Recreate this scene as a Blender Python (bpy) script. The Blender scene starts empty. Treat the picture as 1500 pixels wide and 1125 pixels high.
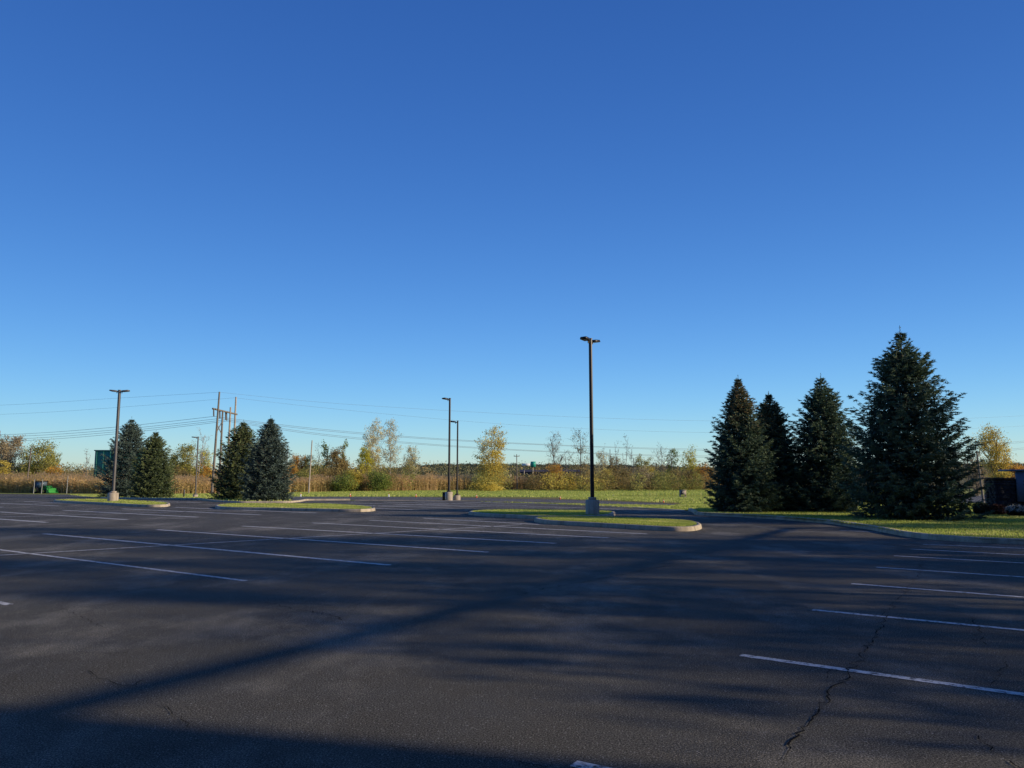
import bpy, math, random
import numpy as np
from mathutils import Vector
from mathutils.geometry import tessellate_polygon
random.seed(7)
PI = math.pi
S = bpy.context.scene
C = S.collection
# ------------------------------------------------------------------ survey helpers
F = 1127.0; TILT = math.radians(6.96); EYE = 1.63
KN = [(-400, 0), (58, 0), (75, -.25), (100, -.7), (135, -1.2), (300, -1.2), (450, 1.0), (900, 6.5), (1500, 9.0), (3000, 9.0)]
def tz(y):
    if y <= KN[0][0]: return KN[0][1]
    for (a, za), (b, zb) in zip(KN, KN[1:]):
        if y <= b: return za + (zb - za) * (y - a) / (b - a)
    return KN[-1][1]
def ray(px, py):
    cx = (px - 750) / F; cy = (562.5 - py) / F
    return (cx, math.cos(TILT) - cy * math.sin(TILT), math.sin(TILT) + cy * math.cos(TILT))
def G(px, py):                       # bearing + dip of a point on the terrain -> world x, y
    d = ray(px, py)
    lo, hi = 1.0, 2500.0
    t = 1.0
    while t < 2500:
        if EYE + d[2] * t <= tz(d[1] * t): break
        t *= 1.01
    lo, hi = t / 1.01, t
    for _ in range(30):
        m = (lo + hi) / 2
        if EYE + d[2] * m <= tz(d[1] * m): hi = m
        else: lo = m
    return (d[0] * hi, d[1] * hi)
def AT(px, py, D):                   # point at depth D on a bearing
    d = ray(px, py); t = D / d[1]
    return Vector((d[0] * t, D, EYE + d[2] * t))
def BX(px, D):                       # x on the bearing of a column at depth D (level)
    return (px - 750) / F * D / math.cos(TILT)
# ------------------------------------------------------------------ mesh builder
class MB:
    def __init__(s): s.v = []; s.f = []; s.t = []; s.n = 0
    def add(s, v, f, tone=.5):
        v = np.asarray(v, float).reshape(-1, 3); f = np.asarray(f, int)
        s.v.append(v); s.f.append(f + s.n); s.n += len(v)
        s.t.append(np.full(len(f), tone) if np.isscalar(tone) else np.asarray(tone, float))
    def box(s, a, b, tone=.5, rot=0, c=None):
        x0, y0, z0 = a; x1, y1, z1 = b
        v = np.array([(x, y, z) for z in (z0, z1) for x, y in ((x0, y0), (x1, y0), (x1, y1), (x0, y1))], float)
        if rot:
            c = c or ((x0 + x1) / 2, (y0 + y1) / 2)
            q = v[:, :2] - c; cs, sn = math.cos(rot), math.sin(rot)
            v[:, 0] = c[0] + q[:, 0] * cs - q[:, 1] * sn; v[:, 1] = c[1] + q[:, 0] * sn + q[:, 1] * cs
        s.add(v, [(3, 2, 1, 0), (4, 5, 6, 7), (0, 1, 5, 4), (1, 2, 6, 5), (2, 3, 7, 6), (3, 0, 4, 7)], tone)
    def tube(s, pts, rad, n=6, tone=.5, cap=True):
        pts = [Vector(p) for p in pts]
        if not hasattr(rad, '__len__'): rad = [rad] * len(pts)
        vs = []
        for i, p in enumerate(pts):
            d = (pts[min(i + 1, len(pts) - 1)] - pts[max(i - 1, 0)])
            d = d.normalized() if d.length > 1e-9 else Vector((0, 0, 1))
            a = d.cross(Vector((1, 0, 0)) if abs(d.x) < .8 else Vector((0, 1, 0))).normalized(); b = d.cross(a)
            for k in range(n):
                w = 2 * PI * k / n + PI / n
                vs.append(p + (a * math.cos(w) + b * math.sin(w)) * rad[i])
        fs = []
        for i in range(len(pts) - 1):
            for k in range(n):
                a0 = i * n + k; b0 = i * n + (k + 1) % n
                fs.append((a0, b0, b0 + n, a0 + n))
        s.add([tuple(v) for v in vs], fs, tone)
        if cap:
            for base in (0, (len(pts) - 1) * n):
                c = np.mean([tuple(v) for v in vs[base:base + n]], axis=0)
                s.add([tuple(v) for v in vs[base:base + n]] + [tuple(c)], [(k, (k + 1) % n, n) for k in range(n)], tone)
    def lathe(s, c, prof, n=24, tone=.5, sq=False):
        vs = []
        for r, z in prof:
            for k in range(n):
                w = 2 * PI * (k + .5) / n
                vs.append((c[0] + r * math.cos(w), c[1] + r * math.sin(w), c[2] + z))
        fs = [(i * n + k, i * n + (k + 1) % n, (i + 1) * n + (k + 1) % n, (i + 1) * n + k) for i in range(len(prof) - 1) for k in range(n)]
        s.add(vs, fs, tone)
    def build(s, name, mat, parent=None, smooth=False):
        me = bpy.data.meshes.new(name)
        V = np.concatenate(s.v); nv = len(V)
        cnt = np.concatenate([np.full(len(f), f.shape[1]) for f in s.f])
        loops = np.concatenate([f.ravel() for f in s.f])
        me.vertices.add(nv); me.vertices.foreach_set('co', V.ravel().astype(np.float32))
        me.loops.add(len(loops)); me.loops.foreach_set('vertex_index', loops.astype(np.int32))
        me.polygons.add(len(cnt))
        st = np.concatenate([[0], np.cumsum(cnt)[:-1]])
        me.polygons.foreach_set('loop_start', st.astype(np.int32))
        me.polygons.foreach_set('loop_total', cnt.astype(np.int32))
        if smooth: me.polygons.foreach_set('use_smooth', np.ones(len(cnt), bool))
        me.update(calc_edges=True)
        at = me.attributes.new('tone', 'FLOAT', 'FACE')
        at.data.foreach_set('value', np.concatenate(s.t).astype(np.float32))
        me.materials.append(mat)
        o = bpy.data.objects.new(name, me); C.objects.link(o)
        if parent:
            o.parent = parent
            o.location = -parent.location if False else (0, 0, 0)
            o.matrix_parent_inverse = parent.matrix_basis.inverted() if False else o.matrix_parent_inverse
        return o
def tag(o, label=None, cat=None, group=None, kind=None):
    if label: o['label'] = label
    if cat: o['category'] = cat
    if group: o['group'] = group
    if kind: o['kind'] = kind
    return o
def empty(name, loc, label, cat, group=None, rz=0, kind=None):
    o = bpy.data.objects.new(name, None); C.objects.link(o)
    o.location = loc; o.rotation_euler = (0, 0, rz); o.empty_display_size = .3
    return tag(o, label, cat, group, kind)
# ------------------------------------------------------------------ materials
def newmat(name):
    m = bpy.data.materials.new(name); m.use_nodes = True
    nt = m.node_tree; return m, nt, nt.nodes['Principled BSDF']
def N(nt, t, **k):
    n = nt.nodes.new(t)
    for a, b in k.items():
        if a in n.inputs: n.inputs[a].default_value = b
        else: setattr(n, a, b)
    return n
def ramp(nt, src, stops):
    r = nt.nodes.new('ShaderNodeValToRGB'); e = r.color_ramp.elements
    while len(e) < len(stops): e.new(.5)
    for el, (p, c) in zip(e, stops): el.position = p; el.color = (*c, 1) if len(c) == 3 else c
    nt.links.new(src, r.inputs[0]); return r.outputs[0]
def noise(nt, scale, detail=4, rough=.6, coord='Object', stretch=None):
    tc = nt.nodes.new('ShaderNodeTexCoord'); src = tc.outputs[coord]
    if stretch:
        mp = nt.nodes.new('ShaderNodeMapping'); mp.inputs['Scale'].default_value = stretch[:3]
        if len(stretch) > 3: mp.inputs['Rotation'].default_value = (0, 0, stretch[3])
        nt.links.new(src, mp.inputs[0]); src = mp.outputs[0]
    n = N(nt, 'ShaderNodeTexNoise', Scale=scale, Detail=detail, Roughness=rough)
    nt.links.new(src, n.inputs['Vector']); return n.outputs['Fac']
def mix(nt, fac, a, b, mode='MIX'):
    m = nt.nodes.new('ShaderNodeMix'); m.data_type = 'RGBA'; m.blend_type = mode
    for s, v in ((0, fac), (6, a), (7, b)):
        if hasattr(v, 'is_linked') or hasattr(v, 'links'): nt.links.new(v, m.inputs[s])
        else: m.inputs[s].default_value = v if s == 0 else (*v, 1)
    return m.outputs[2]
def bump(nt, bs, h, strength=.3, dist=.02):
    b = N(nt, 'ShaderNodeBump', Strength=strength, Distance=dist)
    nt.links.new(h, b.inputs['Height']); nt.links.new(b.outputs[0], bs.inputs['Normal'])
def simple(name, c1, c2=None, scale=8, rough=.8, bmp=0, metal=0, spec=.4, bscale=None):
    m, nt, b = newmat(name)
    c2 = c2 or tuple(x * .75 for x in c1)
    f = noise(nt, scale, 5)
    nt.links.new(ramp(nt, f, [(.3, c1), (.7, c2)]), b.inputs['Base Color'])
    b.inputs['Roughness'].default_value = rough; b.inputs['Metallic'].default_value = metal
    b.inputs['Specular IOR Level'].default_value = spec
    if bmp: bump(nt, b, noise(nt, bscale or scale * 6, 4), bmp)
    return m
def leafmat(name, stops, trans=.42, rough=.6):
    m, nt, b = newmat(name)
    a = N(nt, 'ShaderNodeAttribute', attribute_name='tone')
    col = ramp(nt, a.outputs['Fac'], stops)
    nt.links.new(col, b.inputs['Base Color']); b.inputs['Roughness'].default_value = rough
    b.inputs['Specular IOR Level'].default_value = .25
    if trans:
        t = nt.nodes.new('ShaderNodeBsdfTranslucent'); nt.links.new(col, t.inputs[0])
        mx = nt.nodes.new('ShaderNodeMixShader'); mx.inputs[0].default_value = trans
        out = nt.nodes['Material Output']
        nt.links.new(b.outputs[0], mx.inputs[1]); nt.links.new(t.outputs[0], mx.inputs[2]); nt.links.new(mx.outputs[0], out.inputs[0])
    return m
def asphalt(name, lo, hi, pale):
    m, nt, b = newmat(name)
    big = noise(nt, .22, 5, .6)
    base = ramp(nt, big, [(.3, lo), (.7, hi)])
    pat = ramp(nt, noise(nt, .55, 7, .68, stretch=(1, .6, 1, .6)), [(.50, (0, 0, 0)), (.76, (1, 1, 1))])
    c = mix(nt, pat, base, pale)
    gr = ramp(nt, noise(nt, 85, 4, .9), [(.40, (.08, .08, .08)), (.49, (.85, .85, .85)), (.55, (1.6, 1.6, 1.55)), (.62, (4.2, 4.1, 3.9))])
    c = mix(nt, 1.0, c, gr, 'MULTIPLY')
    tc = nt.nodes.new('ShaderNodeTexCoord'); vo = N(nt, 'ShaderNodeTexVoronoi', Scale=36.0); nt.links.new(tc.outputs['Object'], vo.inputs['Vector'])
    spk = ramp(nt, vo.outputs['Distance'], [(.10, (1, 1, 1)), (.22, (0, 0, 0))])
    wh = ramp(nt, noise(nt, 9, 3, .7), [(.46, (0, 0, 0)), (.54, (1, 1, 1))])
    c = mix(nt, mix(nt, 1.0, spk, wh, 'MULTIPLY'), c, (.36, .35, .33))
    nt.links.new(c, b.inputs['Base Color'])
    nt.links.new(ramp(nt, noise(nt, 1.5, 4), [(.3, (.72,) * 3), (.7, (.92,) * 3)]), b.inputs['Roughness'])
    b.inputs['Specular IOR Level'].default_value = .08
    bump(nt, b, noise(nt, 110, 3, .8), 1.0, .008)
    return m
M = {}
M['lot'] = asphalt('sealed_asphalt', (.068, .064, .055), (.098, .092, .079), (.215, .20, .17))
M['lane'] = asphalt('old_asphalt', (.095, .09, .085), (.125, .118, .11), (.15, .14, .13))
M['crack'] = simple('crack', (.006, .006, .007), rough=1, spec=.1)
def paintmat():
    m, nt, b = newmat('road_paint')
    wear = ramp(nt, noise(nt, 14, 6, .75), [(.40, (.06, .06, .06)), (.49, (.66, .65, .62)), (.7, (.82, .81, .78))])
    g = ramp(nt, noise(nt, 60, 3, .8), [(.34, (.65, .65, .65)), (.5, (1, 1, 1))])
    nt.links.new(mix(nt, 1.0, wear, g, 'MULTIPLY'), b.inputs['Base Color']); b.inputs['Roughness'].default_value = .8
    bump(nt, b, noise(nt, 55, 3, .75), .6, .01)
    return m
M['paint'] = paintmat()
def concretemat(name, c1, c2, st):
    m, nt, b = newmat(name)
    c = ramp(nt, noise(nt, 2.2, 6, .65), [(.3, c1), (.7, c2)])
    s = ramp(nt, noise(nt, 1.4, 5, .6, stretch=(3, 3, .35)), [(.45, (1, 1, 1)), (.75, st)])
    c = mix(nt, 1.0, c, s, 'MULTIPLY')
    g = ramp(nt, noise(nt, 45, 3, .7), [(.3, (.75, .75, .75)), (.6, (1.1, 1.1, 1.1))])
    nt.links.new(mix(nt, 1.0, c, g, 'MULTIPLY'), b.inputs['Base Color']); b.inputs['Roughness'].default_value = .9
    bump(nt, b, noise(nt, 30, 4), .4, .01)
    return m
M['kerb'] = concretemat('kerb_concrete', (.54, .45, .33), (.40, .34, .25), (.5, .48, .45))
M['conc'] = concretemat('footing_concrete', (.52, .45, .35), (.38, .32, .25), (.55, .5, .46))
def grassmat(name, a, b_, c_, sc=1.2):
    m, nt, b = newmat(name)
    c = ramp(nt, noise(nt, sc, 6, .7), [(.25, a), (.5, b_), (.75, c_)])
    g = ramp(nt, noise(nt, 26, 4, .8), [(.3, (.55, .55, .55)), (.7, (1.35, 1.35, 1.3))])
    nt.links.new(mix(nt, 1.0, c, g, 'MULTIPLY'), b.inputs['Base Color']); b.inputs['Roughness'].default_value = .95
    b.inputs['Specular IOR Level'].default_value = .1
    bump(nt, b, noise(nt, 18, 5, .8), .9, .06)
    return m
M['turf'] = grassmat('turf', (.15, .17, .035), (.20, .22, .05), (.28, .26, .09))
M['field'] = grassmat('field_grass', (.24, .27, .06), (.31, .33, .08), (.40, .35, .13), .12)
M['drygrass'] = grassmat('dry_verge', (.25, .19, .085), (.22, .19, .08), (.17, .18, .06), .3)
M['farfield'] = grassmat('far_field', (.20, .15, .075), (.16, .14, .06), (.26, .20, .11), .03)
M['blade'] = leafmat('grass_blade', [(0, (.29, .36, .07)), (.6, (.47, .53, .11)), (1, (.68, .63, .24))], .45)
M['mulch'] = simple('mulch', (.035, .02, .012), scale=20, rough=1, bmp=.8)
M['darkmetal'] = simple('bronze_pole_paint', (.028, .026, .026), (.02, .019, .02), 3, .38, 0, .3, .5)
M['greymetal'] = simple('weathered_pole_paint', (.13, .12, .115), (.09, .085, .08), 3, .5, 0, .2, .5)
M['steel'] = simple('galvanised_steel', (.35, .35, .34), (.25, .25, .25), 6, .45, 0, .6)
M['lens'] = simple('lamp_lens', (.35, .36, .38), rough=.25)
M['wood'] = simple('weathered_timber', (.21, .18, .15), (.13, .11, .095), 2.5, .9, .4)
M['palewood'] = simple('pale_timber', (.42, .36, .29), (.3, .25, .2), 2.5, .9, .3)
M['wire'] = simple('aluminium_wire', (.22, .24, .26), rough=.5, metal=.2)
M['insul'] = simple('glass_insulator', (.10, .08, .07), rough=.3)
M['bark'] = simple('bark', (.115, .09, .068), (.065, .05, .04), 6, .95, .6)
M['palebark'] = simple('pale_bark', (.38, .33, .28), (.22, .19, .16), 5, .9, .4)
M['greybark'] = simple('grey_bark', (.21, .175, .15), (.13, .105, .09), 5, .95, .5)
M['white'] = simple('white_paint', (.75, .75, .73), (.62, .62, .6), 6, .5)
M['orange'] = simple('orange_plastic', (.75, .13, .03), (.6, .1, .03), 6, .6)
M['tractor'] = simple('green_paint', (.015, .14, .03), (.012, .11, .025), 6, .35)
M['tractor_lit'] = simple('sunlit_green_paint', (.055, .31, .06), (.04, .25, .045), 6, .4)  # brighter copy of the tractor green, sunlight painted into bucket and arms
M['yellow'] = simple('yellow_rim', (.7, .5, .05), rough=.5)
M['rubber'] = simple('tyre_rubber', (.018, .018, .018), rough=.85, bmp=.3)
M['black'] = simple('black_plastic', (.015, .015, .017), rough=.5)
M['brickwall'] = simple('dark_brick', (.12, .07, .05), (.09, .05, .04), 3, .9)
M['greenwall'] = simple('green_cladding', (.035, .20, .15), (.03, .175, .13), 1.2, .6)
M['roofdark'] = simple('dark_roofing', (.045, .035, .05), (.03, .026, .036), .8, .8)
M['teal'] = simple('teal_fascia', (.02, .35, .25), rough=.5)
M['boxtan'] = simple('tan_box', (.42, .35, .27), (.3, .25, .2), 5, .8)
M['signpanel'] = simple('blue_grey_panel', (.13, .18, .26), (.11, .155, .23), 3, .6)
M['slate'] = None
def glassmat(name='cab_glass', c=(.10, .14, .18)):
    m, nt, b = newmat(name); b.inputs['Base Color'].default_value = (*c, 1); b.inputs['Roughness'].default_value = .08
    return m
M['glass'] = glassmat()
def watermat():
    m, nt, b = newmat('pond_water'); b.inputs['Base Color'].default_value = (.012, .018, .010, 1)
    b.inputs['Roughness'].default_value = .03; bump(nt, b, noise(nt, 2.5, 3), .05, .01)
    return m
M['water'] = watermat()
def stonemat():
    m, nt, b = newmat('stacked_ledgestone')
    a = N(nt, 'ShaderNodeAttribute', attribute_name='tone')
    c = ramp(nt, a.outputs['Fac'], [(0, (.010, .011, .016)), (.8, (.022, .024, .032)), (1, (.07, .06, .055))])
    g = ramp(nt, noise(nt, 14, 5), [(.3, (.7,) * 3), (.7, (1.3,) * 3)])
    nt.links.new(mix(nt, 1.0, c, g, 'MULTIPLY'), b.inputs['Base Color']); b.inputs['Roughness'].default_value = .75
    bump(nt, b, noise(nt, 22, 5), .6, .02); return m
M['slate'] = stonemat()
K = lambda *cs: [(i / (len(cs) - 1), c) for i, c in enumerate(cs)]
M['spruce_blue'] = leafmat('blue_spruce_needles', K((0.030, 0.048, 0.045), (0.081, 0.116, 0.097), (0.141, 0.192, 0.149), (0.161, 0.103, 0.056)), .12)
M['spruce_green'] = leafmat('green_spruce_needles', K((0.037, 0.056, 0.034), (0.089, 0.123, 0.051), (0.177, 0.211, 0.081), (0.207, 0.134, 0.064)), .12)
M['spruce_dark'] = leafmat('dark_spruce_needles', K((0.034, 0.060, 0.041), (0.084, 0.131, 0.078), (0.158, 0.220, 0.121), (0.317, 0.201, 0.084)), .12)
M['l_olive'] = leafmat('olive_leaves', K((0.186, 0.191, 0.052), (0.355, 0.345, 0.086), (0.559, 0.506, 0.153)))
M['l_grey'] = leafmat('grey_brown_leaves', K((0.253, 0.214, 0.136), (0.428, 0.349, 0.214), (0.621, 0.505, 0.291)))
M['l_green'] = leafmat('green_leaves', K((0.101, 0.153, 0.034), (0.222, 0.283, 0.052), (0.403, 0.434, 0.102)))
M['l_lime'] = leafmat('yellow_green_leaves', K((0.288, 0.306, 0.036), (0.539, 0.503, 0.054), (0.790, 0.683, 0.107)))
M['l_gold'] = leafmat('golden_leaves', K((0.412, 0.322, 0.061), (0.665, 0.517, 0.091), (0.850, 0.715, 0.182)))
M['l_pale'] = leafmat('pale_yellow_leaves', K((0.456, 0.395, 0.182), (0.637, 0.562, 0.274), (0.820, 0.758, 0.456)))
M['l_orange'] = leafmat('orange_leaves', K((0.330, 0.158, 0.040), (0.594, 0.317, 0.053), (0.766, 0.475, 0.092)))
M['l_brown'] = leafmat('brown_leaves', K((0.185, 0.137, 0.053), (0.333, 0.251, 0.089), (0.500, 0.377, 0.142)))
M['reed'] = leafmat('reed_stems', K((0.161, 0.166, 0.047), (0.357, 0.282, 0.096), (0.589, 0.398, 0.176), (0.786, 0.515, 0.287)), .3)
M['wood_far'] = leafmat('mixed_woodland', K((0.091, 0.111, 0.051), (0.172, 0.172, 0.077), (0.304, 0.222, 0.091), (0.446, 0.304, 0.101)), .15)
M['wood_dark'] = leafmat('evergreen_woodland', K((.05, .07, .05), (.06, .08, .055), (.08, .09, .06), (.11, .105, .07)), .3)
M['shrub_dark'] = leafmat('dark_shrub_leaves', K((.015, .02, .014), (.035, .04, .025), (.06, .06, .035)), .1)
M['shrub_red'] = leafmat('red_shrub_leaves', K((.03, .02, .014), (.09, .035, .02), (.16, .06, .03)), .1)
M['petal'] = leafmat('white_flowers', K((.35, .38, .35), (.55, .58, .52), (.7, .7, .62)), .1)
# ------------------------------------------------------------------ sheets draped on the terrain
def sheet(name, poly, dz, mat, step=None, kind='structure', z_abs=None):
    import bmesh
    bm = bmesh.new()
    vs = [bm.verts.new((x, y, 0)) for x, y in poly]
    tr = tessellate_polygon([[Vector((x, y, 0)) for x, y in poly]])
    for t in tr:
        try: bm.faces.new([vs[i] for i in t])
        except ValueError: pass
    for (ky, _) in KN:
        bmesh.ops.bisect_plane(bm, geom=bm.verts[:] + bm.edges[:] + bm.faces[:], plane_co=(0, ky, 0), plane_no=(0, 1, 0))
    for v in bm.verts: v.co.z = (z_abs if z_abs is not None else tz(v.co.y)) + dz
    bmesh.ops.recalc_face_normals(bm, faces=bm.faces)
    if bm.faces and sum(f.normal.z for f in bm.faces) < 0: bmesh.ops.reverse_faces(bm, faces=bm.faces)
    me = bpy.data.meshes.new(name); bm.to_mesh(me); bm.free(); me.materials.append(mat)
    o = bpy.data.objects.new(name, me); C.objects.link(o)
    if kind: o['kind'] = kind
    return o
GP = lambda pts: [G(*p) for p in pts]
def smooth(pts, closed=True, n=5):
    P = [np.array(p, float) for p in pts]; L = len(P); out = []
    rng = range(L if closed else L - 1)
    for i in rng:
        p0 = P[(i - 1) % L] if closed else P[max(i - 1, 0)]; p1 = P[i]; p2 = P[(i + 1) % L]; p3 = P[(i + 2) % L] if closed else P[min(i + 2, L - 1)]
        for k in range(n):
            t = k / n
            out.append(tuple(.5 * (2 * p1 + (p2 - p0) * t + (2 * p0 - 5 * p1 + 4 * p2 - p3) * t * t + (3 * p1 - p0 - 3 * p2 + p3) * t ** 3)))
    if not closed: out.append(tuple(P[-1]))
    return out
def resample(pts, step, closed):
    P = list(pts) + ([pts[0]] if closed else [])
    out = [P[0]]; acc = 0
    for a, b in zip(P, P[1:]):
        L = math.dist(a, b); d = step - acc
        while d <= L:
            t = d / L; out.append((a[0] + (b[0] - a[0]) * t, a[1] + (b[1] - a[1]) * t)); d += step
        acc = (acc + L) % step if L else acc
    if closed and math.dist(out[-1], out[0]) < step * .4: out.pop()
    return out
def offset(pts, d, closed):
    out = []; L = len(pts)
    for i in range(L):
        a = pts[(i - 1) % L] if closed or i else pts[i]; b = pts[(i + 1) % L] if closed or i < L - 1 else pts[i]
        dx, dy = b[0] - a[0], b[1] - a[1]; l = math.hypot(dx, dy) or 1
        out.append((pts[i][0] - dy / l * d, pts[i][1] + dx / l * d))
    return out
def kerb_mesh(mb, pts, closed, w=.17, h=.14, side=1, chunk=6):
    # cross-section: outer foot, outer battered face, rounded nose, top, inner drop
    prof = [(0, -.05), (0, .0), (.02, h - .03), (.03, h - .012), (.045, h), (w, h), (w, h - .08)]
    rows = [offset(pts, side * o, closed) for o, _ in prof]
    n = len(pts); segs = n if closed else n - 1
    i = 0
    while i < segs:
        j = min(i + chunk, segs)
        idx = list(range(i, j + 1))
        vs = []; 
        for q, k in enumerate(idx):
            for (o, z), row in zip(prof, rows):
                x, y = row[k % n]
                if q == len(idx) - 1 and j < segs + 1:      # leave a narrow joint
                    x0, y0 = row[(k - 1) % n]; l = math.dist((x, y), (x0, y0)) or 1; t = .018 / l
                    x, y = x + (x0 - x) * t, y + (y0 - y) * t
                vs.append((x, y, z + tz(y)))
        m = len(prof); fs = []
        for q in range(len(idx) - 1):
            for p in range(m - 1):
                a = q * m + p
                fs.append((a, a + 1, a + m + 1, a + m) if side < 0 else (a + m, a + m + 1, a + 1, a))
        mb.add(vs, fs)
        i = j
SPR = math.radians(0)
# ------------------------------------------------------------------ ground, lot, lane
def big(name, x, y0, y1, dz, mat):
    return sheet(name, [(-x, y0), (x, y0), (x, y1), (-x, y1)], dz, mat)
g = big('ground', 2600, -300, 3000, -.03, M['farfield'])
lot_edge_px = [(-260, 722.5), (0, 723.2), (100, 724.3), (142, 726.4), (147, 730), (200, 731), (288, 731.6), (297, 733), (320, 735.5), (350, 736.8), (425, 736.6), (440, 735.2), (449, 733.3),
               (520, 733), (600, 733.2), (700, 734.4), (800, 737.2), (900, 742), (985, 747), (1008, 748.6), (1015, 751), (1018, 754.2), (1030, 755.2), (1080, 757.5), (1140, 761), (1213, 767), (1274, 776), (1320, 785), (1370, 791), (1440, 795.5), (1500, 798), (1700, 806)]
edge = GP(lot_edge_px)
lot_poly = edge + [(60, 12), (60, -60), (-120, -60), (-120, edge[0][1] + 0)]
lot = sheet('parking_lot', lot_poly, .0, M['lot'])
# mown grass: from the lot edge to the reeds
reed_front_px = [(-300, 722), (0, 722), (145, 723), (260, 723.5), (430, 721), (520, 719.5), (600, 718.6), (750, 717.2), (900, 716.5), (1060, 716.4), (1300, 716)]
reed_front = GP(reed_front_px)
lawn = sheet('grass_field', [(x, y - 0) for x, y in edge[3:]] + [(60, 12), (160, 20), (220, 200)] + [(x, y + 3) for x, y in reversed(reed_front)], -.012, M['field'])
near = GP([(1018, 754.2), (1030, 755.2), (1080, 757.5), (1140, 761), (1213, 767), (1274, 776), (1320, 785), (1370, 791), (1440, 795.5), (1500, 798), (1700, 806)])
bed = sheet('lawn', near + GP([(1750, 765), (1500, 746), (1420, 746), (1300, 744), (1100, 742), (1035, 744), (1016, 750)]), .105, M['turf'])
lane_px_near = [(415, 733), (520, 732.2), (640, 732.4), (700, 733.2), (760, 735), (850, 738), (920, 739.6), (985, 740.2)]
lane_px_far = [(990, 738.5), (960, 737), (900, 734.6), (820, 732), (700, 729.4), (560, 727.8), (415, 727.8)]
lane = sheet('lane', GP(lane_px_near + lane_px_far), .004, M['lane'])
verge = sheet('dry_verge', GP([(560, 727.5), (700, 729.1), (820, 731.7), (900, 734.3), (960, 736.6), (992, 738.2), (1100, 738), (1100, 733), (1000, 729.5), (900, 729.2), (800, 728.6), (700, 727.8)]), -.004, M['drygrass'])
pond = sheet('pond', smooth(GP([(885, 726), (950, 724.2), (1050, 724), (1200, 724.5), (1200, 729), (1050, 729.3), (960, 729), (915, 728)]), True, 3), .012, M['water'])
road = sheet('road', GP([(1395, 737.5), (1700, 738.5), (1700, 725), (1380, 724.5)]), .03, M['lane'])
# kerb round the lot edge
mb = MB()
L1 = resample(smooth(edge[19:], False, 6), .5, False)
kerb_mesh(mb, L1, False, side=1, chunk=6)
L2 = resample(edge[4:14], .5, False)
kerb_mesh(mb, L2, False, side=1, chunk=7, h=.12)
L3 = resample(edge[13:20], .6, False)
kerb_mesh(mb, L3, False, side=1, chunk=6, h=.03, w=.3)
kb = mb.build('kerb', M['kerb']); tag(kb, kind='structure')
# painted lines
mb = MB()
def line(a, b, w=.10, dz=.004):
    (x0, y0), (x1, y1) = a, b
    L = math.dist(a, b); nx, ny = -(y1 - y0) / L * w / 2, (x1 - x0) / L * w / 2
    n = max(1, int(L / 2)); vs = []; 
    for i in range(n + 1):
        t = i / n; x = x0 + (x1 - x0) * t; y = y0 + (y1 - y0) * t
        vs += [(x + nx, y + ny, tz(y + ny) + dz), (x - nx, y - ny, tz(y - ny) + dz)]
    mb.add(vs, [(2 * i, 2 * i + 1, 2 * i + 3, 2 * i + 2) for i in range(n)])
right_rows = [((840, 1119), (1500, 1260)), ((1085, 960), (1500, 1018)), ((1190, 893.5), (1500, 923.5)), ((1247, 855.2), (1500, 875)), ((1283, 831), (1500, 845.5)), ((1309.5, 814.3), (1500, 825)), ((1334, 804.5), (1500, 813)), ((1352, 797.5), (1500, 803.5))]
for a, b in right_rows:
    p, q = G(*a), G(*b); d = math.dist(p, q); t = 5.6 / d
    line(p, (p[0] + (q[0] - p[0]) * t, p[1] + (q[1] - p[1]) * t))
left_rows = [((65, 782), (571, 828)), ((230, 776), (715, 809)), ((355, 770.7), (814, 796)), ((457, 766), (892, 788)), ((541, 762.2), (948, 782.3)), ((620, 759), (790, 768.5))]
for a, b in left_rows: line(G(*a), G(*b), .15)
p, q = G(0, 805.5), G(360, 851); line((p[0] + (p[0] - q[0]) * .5, p[1] + (p[1] - q[1]) * .5), q)
p = G(14, 886); line((p[0] - 9, p[1] + 6.2), p)
sp0, sp1 = G(0, 813.5), G(765, 768.5)
ud = np.array([sp1[0] - sp0[0], sp1[1] - sp0[1]]); ulen = np.linalg.norm(ud); u = ud / ulen
line(tuple(np.array(sp0) - u * 12), sp1)
# further rows, same grid
base = (np.array(G(65, 782)) + np.array(G(571, 828))) / 2
vv = np.array(G(65, 782)) - np.array(G(571, 828)); vv /= np.linalg.norm(vv)
for ofs, k0, k1 in ((19.6, -9, 13), (38.5, -10, 8)):
    c = base + vv * ofs
    for k in range(k0, k1):
        m_ = c + u * 2.78 * k
        if m_[1] < 12 or m_[1] > 118: continue
        line(tuple(m_ - vv * 5.9), tuple(m_ + vv * 5.9), .20)
    line(tuple(c + u * 2.78 * k0), tuple(c + u * 2.78 * (k1 - 1)), .13)
for a, b in (((560, 738.2), (655, 739.5)), ((585, 740.5), (660, 742)), ((655, 741), (790, 744)), ((700, 740.5), (860, 744)), ((770, 741), (950, 747)), ((860, 744.5), (985, 750)), ((640, 739), (760, 741.5)), ((560, 741), (600, 742)), ((1230, 777), (1290, 780))):
    line(G(*a), G(*b))
pm = mb.build('road_markings', M['paint']); tag(pm, kind='structure')
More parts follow.
